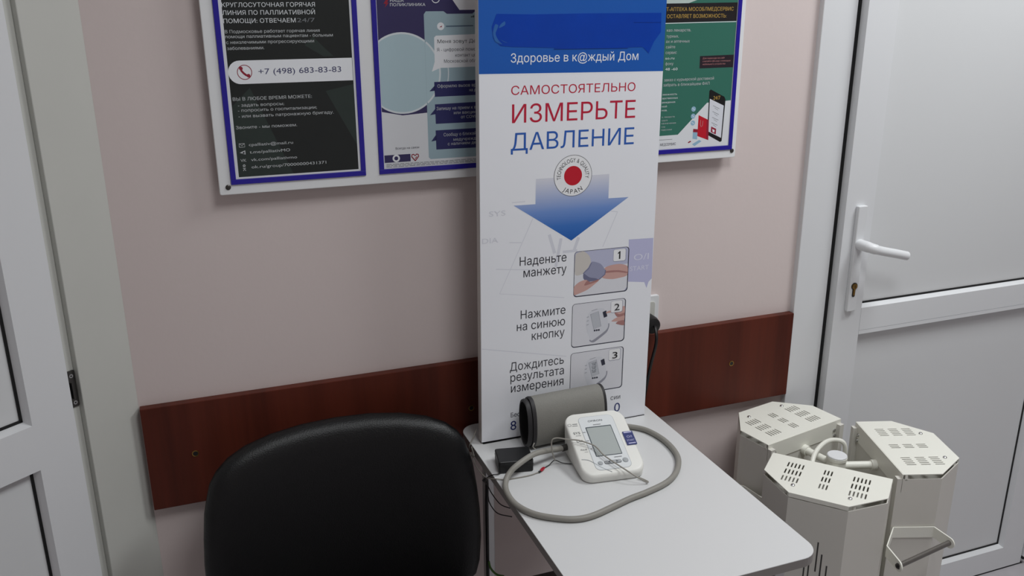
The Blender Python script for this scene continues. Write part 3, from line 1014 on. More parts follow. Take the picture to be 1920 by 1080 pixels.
mb.use('ink_p_red').flat([tuple(p) for p in P_(P3_POLY, 'bagside')][::-1], H3 + 3.6e-05)
mb.use('ink_p_pink')
stroke(mb, [(0.9955, 1.3440), (0.9952, 1.3350), (0.9975, 1.3300), (1.0005, 1.3320), (1.0010, 1.3420)], 0.0012, H3 + 4.5e-05)
for k in ('pa', 'pb', 'pc'):
    c = P_(P3_POLY, k)[0]
    mb.use('ink_p_cyan').flat(disc(c[0], c[1], 0.0052, 20), H3)
    mb.use('ink_white')
    stroke(mb, [(c[0] - 0.003, c[1] + 0.002), (c[0] + 0.003, c[1] - 0.002)], 0.0009, H3 + 9e-06)
mb.use('ink_p_cyan').flat([tuple(p) for p in P_(P3_POLY, 'bottle')][::-1], H3)
mb.use('ink_p_red').flat([tuple(p) for p in P_(P3_POLY, 'bcap')][::-1], H3 + 9e-06)
mb.use('ink_p_cyan').flat([tuple(p) for p in P_(P3_POLY, 'blister')][::-1], H3)
mb.use('ink_p_red').flat([tuple(p) for p in P_(P3_POLY, 'caps')][::-1], H3)
mb.use('ink_p_grey')
stroke(mb, [(0.8991, 1.3085), (0.9317, 1.3085)], 0.0008, H3)
print_text(mb, P3_TEXT, H4 + 0.00004)
tag(mb.build('poster', origin=(0.958, -0.0235, 1.2885)), 'green poster with a red bag and phone picture, right of the sign', 'poster', 'posters in the pockets of the notice board')

# ================================================================== TABLE
TB = thing('side_table', 'narrow white table carrying the pressure monitor and tall sign', 'table', (0.67, -0.335, 0))
mb = MB().use('table_edge')
out = rrect(0.4680, 0.8700, -0.6440, -0.0220, 0.034, 8)
mb.prism(out, 0.734, 0.7492)
mb.use('table_white')
mb.flat(rrect(0.4684, 0.8696, -0.6436, -0.0224, 0.0336, 8), 0.75)
n_ = len(out)
mb.add([(p[0], p[1], 0.7492) for p in out] + [(p[0], p[1], 0.75) for p in rrect(0.4684, 0.8696, -0.6436, -0.0224, 0.0336, 8)],
       [(i, (i + 1) % n_, n_ + (i + 1) % n_, n_ + i) for i in range(n_)])
mb.build('tabletop', TB)
for x, y in ((0.4975, -0.117), (0.8300, -0.117), (0.4975, -0.605), (0.8160, -0.605)):
    mb = MB().use('metal_grey')
    mb.box(x - 0.0095, x + 0.0095, y - 0.0095, y + 0.0095, 0.012, 0.734)
    lg = mb.build('leg', TB, bevel=0.002)
    mb = MB().use('black_plastic')
    mb.box(x - 0.011, x + 0.011, y - 0.011, y + 0.011, 0, 0.014)
    mb.build('foot_cap', lg, bevel=0.002)
mb = MB().use('dark_steel')
mb.box(0.507, 0.8205, -0.127, -0.107, 0.399, 0.417)
mb.build('stretcher', TB, bevel=0.002)

# ================================================================== SIGN
SO = Vector((0.487, -0.111, 0.7530))
AL = 0.0085
SU = Vector((math.cos(AL), 0, -math.sin(AL)))
SV = Vector((math.sin(AL), 0, math.cos(AL)))
SG = frame(SO, SU, SV)
SW, SH = 0.3605, 0.98
sg = thing('information_sign', 'tall white sign board with blue header and arrow standing on the table', 'sign', (0.667, -0.121, 0.75))
mb = MB(SG).use('sign_edge')
mb.box(0, SW, 0, SH, -0.018, -0.0015)
mb.use('sign_white').box(0.0004, SW - 0.0004, 0.0004, SH, -0.0015, 0.0)
mb.build('panel', sg, bevel=0.0006)
mb = MB().use('black_plastic')
mb.box(0.490, 0.846, -0.1125, -0.096, 0.7502, 0.7512)  # strip coloured black to read as the shadow gap under the sign
mb.prism([(-0.095, 0.7502), (-0.035, 0.7502), (-0.093, 1.05)][::1], 0.60, 0.606, 'x')
mb.prism([(-0.095, 0.7502), (-0.035, 0.7502), (-0.093, 1.05)][::1], 0.73, 0.736, 'x')
mb.build('foot', sg)

K1, K2, K3, K4, K5 = 0.00004, 0.00012, 0.00018, 0.00024, 0.00030
mb = MB(SG).use('ink_header')
mb.flat([(0.0006, 0.7030), (SW - 0.0006, 0.7005), (SW - 0.0006, SH - 0.0005), (0.0006, SH - 0.0005)], K1)
mb.use('ink_white')
stroke(mb, [(0.0006, 0.7025), (SW - 0.0006, 0.7000)], 0.0016, K2)
with_label(mb.build('header', sg), 'blue header field')
# pale drawing behind the lettering
mb = MB(SG).use('ink_faint')
for q, k in enumerate(('f1', 'f2', 'f3', 'f4', 'f5', 'f6', 'f7')):
    pts = [(max(0.002, p[0]), p[1]) for p in P_(SIGN_POLY, k)]
    stroke(mb, pts, 0.0013, K1 + 0.000003 * q)
for q, k in enumerate(('d1', 'd2', 'd3')):
    stroke(mb, [tuple(p) for p in P_(SIGN_POLY, k)], 0.006, K1 + 0.000024 + 0.000003 * q)
stroke(mb, [(0.165, 0.372), (0.195, 0.372)], 0.005, K1 + 0.000036)
mb.use('ink_lav').flat([tuple(p) for p in P_(SIGN_POLY, 'lav')][::-1], K1)
mb.build('background_drawing', sg)
# arrow
arrow_material(0.515, 0.392)
mb = MB(SG).use('ink_white').flat([(0.1075, 0.4695), (0.0625, 0.4700), (0.1819, 0.3905), (0.3025, 0.4690), (0.2575, 0.4698)], K1 + 9e-06)
mb.build('arrow_outline', sg)
for part, a, b_ in (('slogan', 0, 1), ('heading', 1, 4), ('instruction_text', 4, 6), ('instruction_text', 6, 9), ('instruction_text', 9, 12), ('contact_line', 12, 14), ('contact_line', 14, 16), ('key_lettering', 16, 18), ('drawing_lettering', 18, 19), ('drawing_lettering', 19, 20)):
    mb = MB(SG)
    print_text(mb, SIGN_TEXT[a:b_], K3)
    mb.build(part, sg)
# seal: ring of lettering round a red disc
cx, cy = 0.1823, 0.5165
mb = MB(SG)
mb.use('ink_black').flat(disc(cx, cy, 0.0385, 48), K4)
mb.use('ink_seal_white').flat(disc(cx, cy, 0.0377, 48), K4 + 9e-06)
mb.use('ink_seal_red').flat(disc(cx, cy, 0.0182, 40), K5)
mb.use('ink_black')


def arc_text(mb, s, rad, a_start, a_end, size, h, bold, upright=True):
    """lettering on an arc from angle a_start to a_end (degrees, counter-clockwise from +x)"""
    adv = []
    for ch in s:
        if ch == ' ':
            adv.append((None, 0.32))
        else:
            g = glyphs(ch, bold)
            adv.append((g, g[3] - g[2] + 0.13))
    tot = sum(a for _, a in adv) - 0.13
    pos = 0.0
    for g, a in adv:
        w = a - 0.13
        t = a_start + (a_end - a_start) * (pos + w / 2) / tot
        pos += a
        if g is None:
            continue
        th = math.radians(t)
        kx = abs(math.radians(a_end - a_start)) * (rad) / tot
        ky = size / g[4]
        rot = th - math.pi / 2 if upright else th + math.pi / 2
        r0 = rad - size / 2 if upright else rad + size / 2
        c, s_ = math.cos(rot), math.sin(rot)
        bx, by = cx + r0 * math.cos(th), cy + r0 * math.sin(th)
        vs = []
        for p in g[0]:
            lx, ly = (p[0] - (g[2] + g[3]) / 2) * kx, p[1] * ky
            vs.append((bx + lx * c - ly * s_, by + lx * s_ + ly * c, h))
        mb.add(vs, g[1])


arc_text(mb, 'TECHNOLOGY & QUALITY', 0.0295, 192, -12, 0.0090, K5, 0.045)
arc_text(mb, 'JAPAN', 0.0285, 232, 308, 0.0105, K5, 0.065, upright=False)


# three instruction pictures
def picture(mb, u0, v0, w, h, num):
    f = lambda pts: [(u0 + p[0] * w, v0 + p[1] * h) for p in pts]
    g = lambda pts: round_poly(f(pts))
    r = 0.006
    mb.use('ink_pic_key').flat(rrect(u0 - 0.0011, u0 + w + 0.0020, v0 - 0.0020, v0 + h + 0.0009, r + 0.001), K2)
    if num == 1:
        mb.use('ink_pic_sky').flat(rrect(u0, u0 + w, v0, v0 + h, r), K3)
        mb.use('ink_pic_floor').flat(f([(0.0, 0.08), (0.05, 0.0), (0.95, 0.0), (1.0, 0.08), (1.0, 0.62), (0.0, 0.55)]), K3 + 9e-06)
        mb.use('ink_shirt').flat(g([(0.01, 0.92), (0.01, 0.50), (0.12, 0.48), (0.22, 0.54), (0.30, 0.70), (0.27, 0.88), (0.16, 1.0), (0.05, 0.98)]), K4)
        mb.use('ink_skin').flat(g([(0.52, 0.36), (0.70, 0.30), (0.85, 0.31), (0.995, 0.35), (0.995, 0.56), (0.85, 0.63), (0.66, 0.62), (0.55, 0.56)]), K4)
        mb.use('ink_skin_dark').flat(g([(0.58, 0.46), (0.80, 0.45), (0.995, 0.40), (0.995, 0.43), (0.82, 0.49), (0.60, 0.50)]), K4 + 9e-06)
        mb.use('ink_cuff_print').flat(g([(0.17, 0.52), (0.17, 0.38), (0.26, 0.30), (0.45, 0.32), (0.56, 0.43), (0.57, 0.53), (0.48, 0.68), (0.32, 0.75), (0.25, 0.62)]), K4 + 1.8e-05)
        mb.use('ink_cuff_print_dark').flat(g([(0.17, 0.50), (0.17, 0.38), (0.26, 0.30), (0.45, 0.32), (0.40, 0.36), (0.28, 0.40)]), K4 + 2.7e-05)
        stroke(mb, f([(0.45, 0.31), (0.57, 0.43), (0.58, 0.53)]), 0.0018, K4 + 2.7e-05)
        stroke(mb, f([(0.16, 0.50), (0.26, 0.60), (0.31, 0.72)]), 0.0015, K4 + 2.7e-05)
        mb.use('ink_skin').flat(g([(0.0, 0.05), (0.03, 0.03), (0.25, 0.12), (0.44, 0.28), (0.46, 0.33), (0.30, 0.28), (0.22, 0.35), (0.10, 0.32), (0.0, 0.22)]), K4 + 3.6e-05)
        mb.use('ink_skin_dark').flat(g([(0.19, 0.22), (0.42, 0.28), (0.46, 0.33), (0.30, 0.29), (0.24, 0.33)]), K4 + 4.5e-05)
    else:
        mb.use('ink_pic_floor').flat(rrect(u0, u0 + w, v0, v0 + h, r), K3)
        mb.use('ink_pic_shade').flat(g([(0.34, 0.12), (0.38, 0.05), (0.45, 0.06), (0.66, 0.24), (0.71, 0.38), (0.70, 0.46), (0.60, 0.30)]), K4)
        mb.use('ink_pic_device').flat(g([(0.26, 0.46), (0.34, 0.14), (0.40, 0.10), (0.64, 0.29), (0.69, 0.42), (0.62, 0.78), (0.52, 0.84), (0.36, 0.80), (0.30, 0.74)]), K4 + 9e-06)
        mb.use('ink_pic_shade')
        stroke(mb, f([(0.34, 0.72), (0.41, 0.36), (0.55, 0.41), (0.49, 0.77), (0.34, 0.72)]), 0.0009, K4 + 2.7e-05)
        stroke(mb, f([(0.36, 0.80), (0.47, 0.83)]), 0.0010, K4 + 2.7e-05)
        for a in (0.66, 0.57, 0.48):
            stroke(mb, f([(0.27, a), (0.31, a + 0.01)]), 0.0012, K4 + 2.7e-05)
        mb.use('ink_pic_lcd').flat(f([(0.345, 0.715), (0.413, 0.367), (0.545, 0.413), (0.485, 0.763)]), K4 + 1.8e-05)
        mb.use('ink_pic_key').flat(f([(0.57, 0.74), (0.60, 0.60), (0.665, 0.625), (0.64, 0.77)]), K4 + 2.7e-05)
        for a in (0.42, 0.46, 0.50):
            mb.flat(f([(a, 0.30), (a + 0.03, 0.31), (a + 0.02, 0.35), (a - 0.01, 0.34)]), K4 + 2.7e-05)
        if num == 2:
            mb.use('ink_skin').flat(g([(0.645, 0.70), (0.80, 0.70), (0.88, 0.58), (0.995, 0.62), (0.995, 0.82), (0.85, 0.78), (0.66, 0.74)]), K4 + 3.6e-05)
            mb.flat(g([(0.75, 0.49), (0.88, 0.47), (0.995, 0.48), (0.995, 0.62), (0.88, 0.58), (0.80, 0.54)]), K4 + 3.6e-05)
            mb.use('ink_skin_dark').flat(g([(0.80, 0.70), (0.86, 0.58), (0.995, 0.60), (0.995, 0.66), (0.90, 0.64)]), K4 + 4.5e-05)
            mb.flat(g([(0.84, 0.42), (0.995, 0.36), (0.995, 0.48), (0.88, 0.47)]), K4 + 4.5e-05)
        else:
            mb.use('ink_pic_key')
            for a, b in ((0.69, 0.11), (0.60, 0.10), (0.51, 0.09)):
                stroke(mb, f([(0.40, a), (0.43, a + 0.02), (0.42, a - 0.05), (0.45, a - 0.03)]), 0.0010, K4 + 3.6e-05)
                stroke(mb, f([(0.455, a + 0.01), (0.485, a + 0.03), (0.475, a - 0.04), (0.45, a - 0.05), (0.455, a + 0.01)]), 0.0010, K4 + 3.6e-05)
    bx = (0.72, 0.95) if num == 1 else (0.73, 0.95)
    mb.use('ink_cuff_print_dark').flat(rrect(u0 + bx[0] * w - 0.0004, u0 + bx[1] * w + 0.0008, v0 + 0.70 * h - 0.0008, v0 + 0.97 * h + 0.0004, 0.004), K4 + 5.4e-05)
    mb.use('ink_seal_white').flat(rrect(u0 + bx[0] * w, u0 + bx[1] * w, v0 + 0.70 * h, v0 + 0.97 * h, 0.0036), K4 + 6.3e-05)
    if num == 1:
        q0, q1 = u0 + 0.805 * w, v0 + 0.745 * h
        mb.use('ink_black').flat([(q0 + 0.0022, q1), (q0 + 0.0052, q1), (q0 + 0.0052, q1 + 0.0158), (q0 + 0.0032, q1 + 0.0158), (q0 - 0.0004, q1 + 0.0126), (q0 - 0.0004, q1 + 0.0100), (q0 + 0.0022, q1 + 0.0118)], K4 + 0.00008)
        return
    mb.use('ink_black').text(str(num), u0 + w * (bx[0] + (0.08 if num == 1 else 0.065)), u0 + w * (bx[0] + (0.145 if num == 1 else 0.165)), v0 + 0.745 * h, 0.0155, K4 + 0.0008, 0.03)


mb.build('emblem', sg)
for q in ((0.1903, 0.2805, 0.1143, 0.0886, 1), (0.1885, 0.1755, 0.1138, 0.0883, 2), (0.1876, 0.0735, 0.1145, 0.0878, 3)):
    mb = MB(SG)
    picture(mb, *q)
    mb.build('instruction_picture', sg)
ar = MB(SG).use('ink_arrow')
ar.flat([(0.1085, 0.5150), (0.1080, 0.4684), (0.0651, 0.4689), (0.1819, 0.3928), (0.2999, 0.4680), (0.2570, 0.4687), (0.2570, 0.5150)], K2)
ao = ar.build('arrow', sg)
# gradient is measured from the sign's foot
arrow_nodes = MATS['ink_arrow'].node_tree.nodes
for nd in arrow_nodes:
    if nd.type == 'MAP_RANGE':
        nd.inputs['From Min'].default_value = (SO + SV * 0.3928 + SU * 0.18).z - 0.75
        nd.inputs['From Max'].default_value = (SO + SV * 0.512 + SU * 0.18).z - 0.75
# dark tape over the header
mb = MB(SG).use('tape_blue')
tp = [tuple(p) for p in P_(SIGN_POLY, 'tape')]
random.seed(9)
mb.prism(tp[::-1], K1, K1 + 0.0004)
mb.box(0.14, 0.285, 0.7430, 0.7446, K1 + 0.0004, K1 + 0.0009)
mb.box(0.295, 0.3505, 0.7874, 0.7884, K1 + 0.0004, K1 + 0.0009)
mb.box(0.05, 0.3490, 0.7690, 0.7694, K1 + 0.0004, K1 + 0.0005)
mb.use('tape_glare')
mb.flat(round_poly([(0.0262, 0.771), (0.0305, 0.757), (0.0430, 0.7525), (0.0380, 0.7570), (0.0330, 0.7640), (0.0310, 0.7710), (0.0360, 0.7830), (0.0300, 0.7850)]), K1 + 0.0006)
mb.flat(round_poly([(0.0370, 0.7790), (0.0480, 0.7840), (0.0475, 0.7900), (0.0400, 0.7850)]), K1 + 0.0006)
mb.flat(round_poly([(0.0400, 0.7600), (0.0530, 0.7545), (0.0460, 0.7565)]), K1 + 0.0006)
with_label(mb.build('tape_strip', sg), 'dark blue adhesive tape strip')

# ================================================================== BLOOD PRESSURE MONITOR
MX, MY, MYAW = 0.6762, -0.2615, -0.1274
MW, MD, MHB, MHF = 0.1200, 0.1425, 0.0724, 0.0177
MC = Matrix.Translation((MX, MY, 0.75)) @ Matrix.Rotation(MYAW, 4, 'Z')
mon = thing('blood_pressure_monitor', 'cream blood pressure monitor with grey screen and blue button on the table', 'monitor', (MX, MY, 0.75))


def mring(inset, zfun, r):
    return [(x, y, zfun(y)) for x, y in rrect(-MW / 2 + inset, MW / 2 - inset, -MD / 2 + inset, MD / 2 - inset, r, 8)]


top = lambda y: (MHB + MHF) / 2 + (MHB - MHF) * y / MD
mb = MB(MC).use('monitor_white', True)
mb.loft([mring(0.0045, lambda y: 0.0004, 0.017), mring(0.0022, lambda y: 0.0025, 0.019), mring(0.0012, lambda y: top(y) * 0.45, 0.020),
         mring(0.0, lambda y: top(y) - 0.0065, 0.022), mring(0.0004, lambda y: top(y) - 0.003, 0.022), mring(0.0022, lambda y: top(y) - 0.0006, 0.021),
         mring(0.0045, lambda y: top(y), 0.019)])
mb.build('casing', mon, angle=40)
sl = math.hypot(MD, MHB - MHF)
TF = MC @ frame((0, 0, (MHB + MHF) / 2), (1, 0, 0), (0, MD, MHB - MHF))
mb = MB(TF).use('line_grey')
po = [(-0.0235, -0.0400), (-0.0140, -0.0600), (0.0250, -0.0690)]
pan = rrect(-0.0330, 0.0352, -0.0660, 0.0635, 0.010, 6)
mb.flat(rrect(-0.0336, 0.0358, -0.0666, 0.0641, 0.0106, 6), 0.0002)
mb.use('monitor_panel').flat(pan, 0.0004)
mb.use('line_grey')
stroke(mb, smooth_path([(-0.0535, -0.0371, 0), (-0.045, -0.0388, 0), (-0.0373, -0.0434, 0), (-0.0215, -0.0607, 0), (-0.006, -0.0725, 0)], 4), 0.0010, 0.0006)
mb.build('front_panel', mon)
mb = MB(TF).use('lcd_rim')
mb.prism(rrect(-0.0248, 0.0258, -0.0348, 0.0374, 0.0012, 3), 0.0003, 0.0008)
mb.use('lcd').flat([(-0.0232, -0.0335), (0.0244, -0.0335), (0.0244, 0.0350), (-0.0232, 0.0350)], 0.00095)
mb.build('screen', mon)
mb = MB(TF).use('print_dark')
mb.text('OMRON', -0.0155, 0.0128, 0.0496, 0.0052, 0.0007, 0.045)
stroke(mb, [(-0.0079, 0.0418), (0.0070, 0.0418)], 0.0012, 0.0007)
mb.build('brand_lettering', mon)
mb = MB(TF).use('print_dark')
mb.text('SYS', -0.0512, -0.0382, 0.0234, 0.0055, 0.0005, 0.0)
mb.text('DIA', -0.0500, -0.0371, 0.0036, 0.0055, 0.0005, 0.0)
mb.text('PULSE', -0.0484, -0.0363, -0.0168, 0.0036, 0.0005, 0.0)
mb.text('mmHg', -0.0479, -0.0384, 0.0188, 0.0021, 0.0005, 0.0)
mb.text('mmHg', -0.0460, -0.0371, -0.0014, 0.0021, 0.0005, 0.0)
mb.text('/min', -0.0427, -0.0360, -0.0216, 0.0020, 0.0005, 0.0)
stroke(mb, [(-0.0330, 0.0256), (-0.0272, 0.0256)], 0.0010, 0.0008)
stroke(mb, [(-0.0324, 0.0044), (-0.0268, 0.0044)], 0.0010, 0.0008)
stroke(mb, [(-0.0300, -0.0150), (-0.0258, -0.0150)], 0.0010, 0.0008)
mb.build('scale_lettering', mon)
mb = MB(TF).use('print_dark')
stroke(mb, rrect(-0.0560, -0.0500, 0.0445, 0.0498, 0.001, 2) + [rrect(-0.0560, -0.0500, 0.0445, 0.0498, 0.001, 2)[0]], 0.0005, 0.0005)
stroke(mb, [(-0.0470, 0.0486), (-0.0374, 0.0484)], 0.0011, 0.0005)
stroke(mb, [(-0.0480, 0.0445), (-0.0379, 0.0441)], 0.0009, 0.0005)
mb.build('cuff_symbol', mon)
mb = MB(TF).use('print_dark')
stroke(mb, [(0.0080, -0.0405), (0.0225, -0.0405)], 0.0012, 0.0007)
mb.build('button_caption', mon)
mb = MB(TF).use('ink_navy')
mb.prism(rrect(0.0415, 0.0610, -0.0170, 0.0160, 0.0010, 3), 0.0002, 0.0016)
mb.use('ink_lav')
mb.text('O/I', 0.0462, 0.0562, 0.0000, 0.0055, 0.0018, 0.0)
mb.text('START', 0.0440, 0.0588, -0.0085, 0.0045, 0.0018, 0.01)
mb.flat([(0.0435, 0.0118), (0.0590, 0.0122), (0.0590, 0.0150), (0.0435, 0.0148)], 0.0018)
mb.flat([(0.0450, -0.0148), (0.0590, -0.0144), (0.0590, -0.0122), (0.0450, -0.0124)], 0.0018)
with_label(mb.build('start_button', mon), 'dark blue start button')
for cx_, cy_, r_ in ((-0.0217, -0.0505, 0.0042), (0.0267, -0.0497, 0.0050)):
    mb = MB(TF @ Matrix.Translation((cx_, cy_, 0))).use('line_grey', True)
    mb.lathe([(r_ + 0.0007, 0.0002), (r_ + 0.0005, 0.0007)], 24)
    mb.use('button_grey').lathe([(r_, 0.0006), (r_ * 0.9, 0.0014), (r_ * 0.4, 0.0017)], 24)
    mb.build('button', mon)
mb = MB(TF).use('print_dark')
mb.prism(rrect(-0.0140, 0.0190, -0.0544, -0.0466, 0.0038, 6), 0.0002, 0.0008)
mb.use('button_grey').prism(rrect(-0.0132, 0.0182, -0.0536, -0.0474, 0.0031, 6), 0.0008, 0.0015)
mb.use('print_dark')
mb.flat([(-0.0075, -0.0505), (-0.0030, -0.0530), (-0.0030, -0.0480)], 0.0017)
mb.flat([(0.0130, -0.0505), (0.0085, -0.0480), (0.0085, -0.0530)], 0.0017)
stroke(mb, [(0.0026, -0.0534), (0.0026, -0.0476)], 0.0004, 0.0017)
mb.build('button', mon)
# plug socket in the left side
mb = MB(MC).use('dark_steel', True)
mb.tube([(-MW / 2 + 0.0035, 0.040, 0.020), (-MW / 2 + 0.001, 0.040, 0.020)], 0.0062, 16)
mb.build('air_port', mon)

# ================================================================== ARM CUFF with its hose
cf = thing('arm_cuff', 'rolled grey arm cuff with a thick grey hose lying behind the monitor', 'cuff', (0.640, -0.155, 0.75))


def oval(cx, cy, cz, hy, hz, n=36, lean=0.0, p=2.3):
    pts = []
    for k in range(n):
        a = 2 * math.pi * k / n
        c, s = math.cos(a), math.sin(a)
        y = hy * math.copysign(abs(c) ** (2 / p), c)
        z = hz * math.copysign(abs(s) ** (2 / p), s)
        pts.append((cx, cy + y + lean * z, cz + z))
    return pts


CUZ = 0.8035
ax = lambda t: (0.5675 + 0.1610 * t, -0.1545 + 0.009 * t)
rings = []
for t, k in ((0.03, 0.97), (0.06, 1.0), (0.3, 1.0), (0.7, 0.99), (0.94, 0.98), (0.985, 0.95)):
    x, y = ax(t)
    rings.append(oval(x, y, CUZ - 0.001 * (1 - k), 0.0275 * k, 0.0505 * k, lean=0.05))
inner = []
for t in (0.985, 0.5, 0.03):
    x, y = ax(t)
    inner.append(oval(x, y, CUZ, 0.0205, 0.0435, lean=0.05))
mb = MB().use('cuff_grey', True)
mb.loft(rings + inner + [rings[0]], caps=False)
mb.build('sleeve', cf, angle=60)
for t0, t1, k, ii in ((-0.055, 0.0, 0.955, 0.85), (0.005, 0.055, 1.012, 0.88), (0.965, 1.0, 0.985, 0.87)):
    mb = MB().use('cuff_dark', True)
    x0, y0 = ax(t0)
    x1, y1 = ax(t1)
    mb.loft([oval(x0, y0, CUZ, 0.0275 * ii, 0.0505 * ii, lean=0.05), oval(x0, y0, CUZ, 0.0275 * (k - .02), 0.0505 * (k - .02), lean=0.05),
             oval((x0 + x1) / 2, (y0 + y1) / 2, CUZ, 0.0275 * k, 0.0505 * k, lean=0.05),
             oval(x1, y1, CUZ, 0.0275 * (k - .02), 0.0505 * (k - .02), lean=0.05), oval(x1, y1, CUZ, 0.0275 * ii, 0.0505 * ii, lean=0.05),
             oval(x0, y0, CUZ, 0.0275 * ii, 0.0505 * ii, lean=0.05)], caps=False)
    with_label(mb.build('binding', cf, angle=60), 'black edge binding of the rolled cuff')
mb = MB().use('cuff_dark', True)
mb.loft([oval(ax(t)[0], ax(t)[1], CUZ, 0.0198, 0.0428, lean=0.05) for t in (-0.03, 0.3, 0.65, 0.96)], caps=False)
x, y = ax(0.70)
mb.add(oval(x, y, CUZ, 0.0198, 0.0428, lean=0.05), [tuple(range(36))])
mb.build('lining', cf, angle=60)
mb = MB().use('wire_grey', True)
mb.tube(smooth_path([(0.5650, -0.1940, 0.7790), (0.5625, -0.1955, 0.7770), (0.5605, -0.1970, 0.7735), (0.5630, -0.1970, 0.7700), (0.5665, -0.1960, 0.7670)], 5), 0.0011, 8)
with_label(mb.build('thread', cf), 'short pale loop of thread at the cuff edge')
hose = [(0.700, -0.150, 0.766), (0.735, -0.142, 0.760), (0.765, -0.146, 0.756), (0.785, -0.156, 0.7555), (0.810, -0.181, 0.7555), (0.822, -0.224, 0.7555), (0.821, -0.271, 0.7555), (0.809, -0.311, 0.7555),
        (0.782, -0.349, 0.7555), (0.747, -0.375, 0.7555), (0.700, -0.391, 0.7555), (0.660, -0.400, 0.7555), (0.622, -0.412, 0.7555), (0.581, -0.424, 0.7555),
        (0.551, -0.425, 0.7555), (0.522, -0.413, 0.7555), (0.488, -0.386, 0.7555), (0.469, -0.348, 0.7558), (0.4672, -0.3077, 0.7570),
        (0.4749, -0.2797, 0.7605), (0.4874, -0.2660, 0.7690), (0.5054, -0.2587, 0.7780), (0.5447, -0.2400, 0.7825), (0.5832, -0.2245, 0.7755), (0.6000, -0.2190, 0.7712), (0.6170, -0.2158, 0.7700)]
mb = MB().use('hose_grey', True)
mb.tube(smooth_path(hose, 5), 0.0053, 12)
ho = mb.build('hose', cf)
mb = MB().use('dark_steel', True)
mb.tube([(0.612, -0.2168, 0.770), (0.6215, -0.2150, 0.770)], 0.0064, 14)
mb.build('plug', ho)

# ================================================================== SMALL BLACK BOX
BX = Matrix.Translation((0.5165, -0.2115, 0.75)) @ Matrix.Rotation(-0.2, 4, 'Z')
bb = thing('junction_box', 'small black plastic box beside the cuff at the foot of the sign', 'box', (0.5165, -0.2115, 0.75))
mb = MB(BX).use('black_plastic')
mb.prism(rrect(-0.0325, 0.0325, -0.0270, 0.0270, 0.004, 4), 0.0004, 0.024)
mb.build('case', bb, bevel=0.002, bevel_seg=3)
mb = MB(BX).use('black_frame')
mb.prism(rrect(-0.0328, 0.0328, -0.0273, 0.0273, 0.004, 4), 0.0145, 0.0155)
mb.build('lid_seam', bb)

# ================================================================== WIRES
mb = MB().use('wire_grey', True)
mb.tube(smooth_path([(0.7090, -0.3400, 0.7545), (0.7150, -0.3480, 0.7535), (0.7185, -0.3575, 0.7535), (0.7150, -0.3605, 0.7550), (0.7010, -0.3560, 0.7630), (0.6873, -0.3449, 0.7720), (0.6605, -0.3016, 0.7870),
                     (0.6540, -0.2814, 0.7945), (0.6481, -0.2710, 0.7980), (0.6276, -0.2566, 0.8035), (0.6080, -0.2491, 0.8055), (0.5920, -0.2385, 0.8062), (0.5825, -0.2362, 0.8015), (0.5832, -0.2362, 0.7805), (0.5885, -0.2370, 0.7600)], 6), 0.0013, 8)
mb.use('wire_black')
mb.tube(smooth_path([(0.6180, -0.2480, 0.7520), (0.6020, -0.2390, 0.7530), (0.5885, -0.2370, 0.7600), (0.5772, -0.2377, 0.7530), (0.5640, -0.2440, 0.7525)], 5), 0.0009, 6)
tag(mb.build('thin_wire', origin=(0.65, -0.28, 0.752)), 'thin grey wire looping across the monitor screen', 'wire')
mb = MB().use('wire_red', True)
for dx in (-0.0022, 0.0022):
    mb.tube(smooth_path([(0.5640 + dx * 0.3, -0.2425, 0.7525), (0.5615 + dx, -0.2455, 0.7532), (0.5570 + dx, -0.2500, 0.7532), (0.5530 + dx * 0.3, -0.2530, 0.7525)], 5), 0.0016, 8)
mb.use('wire_black').tube([(0.5530, -0.2530, 0.7525), (0.5490, -0.2545, 0.7522)], 0.0020, 8)
tag(mb.build('wire_clip', origin=(0.557, -0.25, 0.751)), 'small red wire clip on the table beside the black box', 'clip')
mb = MB().use('wire_grey', True)
mb.tube(smooth_path([(0.5498, -0.2535, 0.7518), (0.5272, -0.2580, 0.7515), (0.4863, -0.2560, 0.7515), (0.4690, -0.2490, 0.7520), (0.4645, -0.2250, 0.7410), (0.4625, -0.1957, 0.7310),
                     (0.4640, -0.1417, 0.7250), (0.4645, -0.1195, 0.7360), (0.4640, -0.0980, 0.7330), (0.4655, -0.1044, 0.7510), (0.4770, -0.0930, 0.7610), (0.4848, -0.0870, 0.7720)], 6), 0.0011, 8)
mb.tube(smooth_path([(0.4640, -0.1195, 0.7360), (0.4610, -0.1150, 0.7250), (0.4625, -0.1130, 0.7100)], 4), 0.0011, 6)
mb.tube(smooth_path([(0.4640, -0.1195, 0.7360), (0.4655, -0.1290, 0.7380), (0.4665, -0.1100, 0.7480)], 4), 0.0011, 6)
tag(mb.build('tether_wire', origin=(0.465, -0.12, 0.73)), 'thin grey wire tied round the left edge of the table behind the chair', 'wire')
mb = MB().use('wire_black', True)
mb.tube(smooth_path([(0.4925, -0.2250, 0.7530), (0.4775, -0.2350, 0.7530), (0.4660, -0.2300, 0.7500), (0.4640, -0.1900, 0.7180), (0.4800, -0.1640, 0.6900), (0.4850, -0.1745, 0.6764), (0.4860, -0.2195, 0.6790), (0.4860, -0.2700, 0.7000)], 6), 0.0010, 8)
mb.tube(smooth_path([(0.4820, -0.1600, 0.6890), (0.4840, -0.1553, 0.6597), (0.4850, -0.1642, 0.6470), (0.4860, -0.2040, 0.6503), (0.4860, -0.2800, 0.6880)], 6), 0.0010, 8)
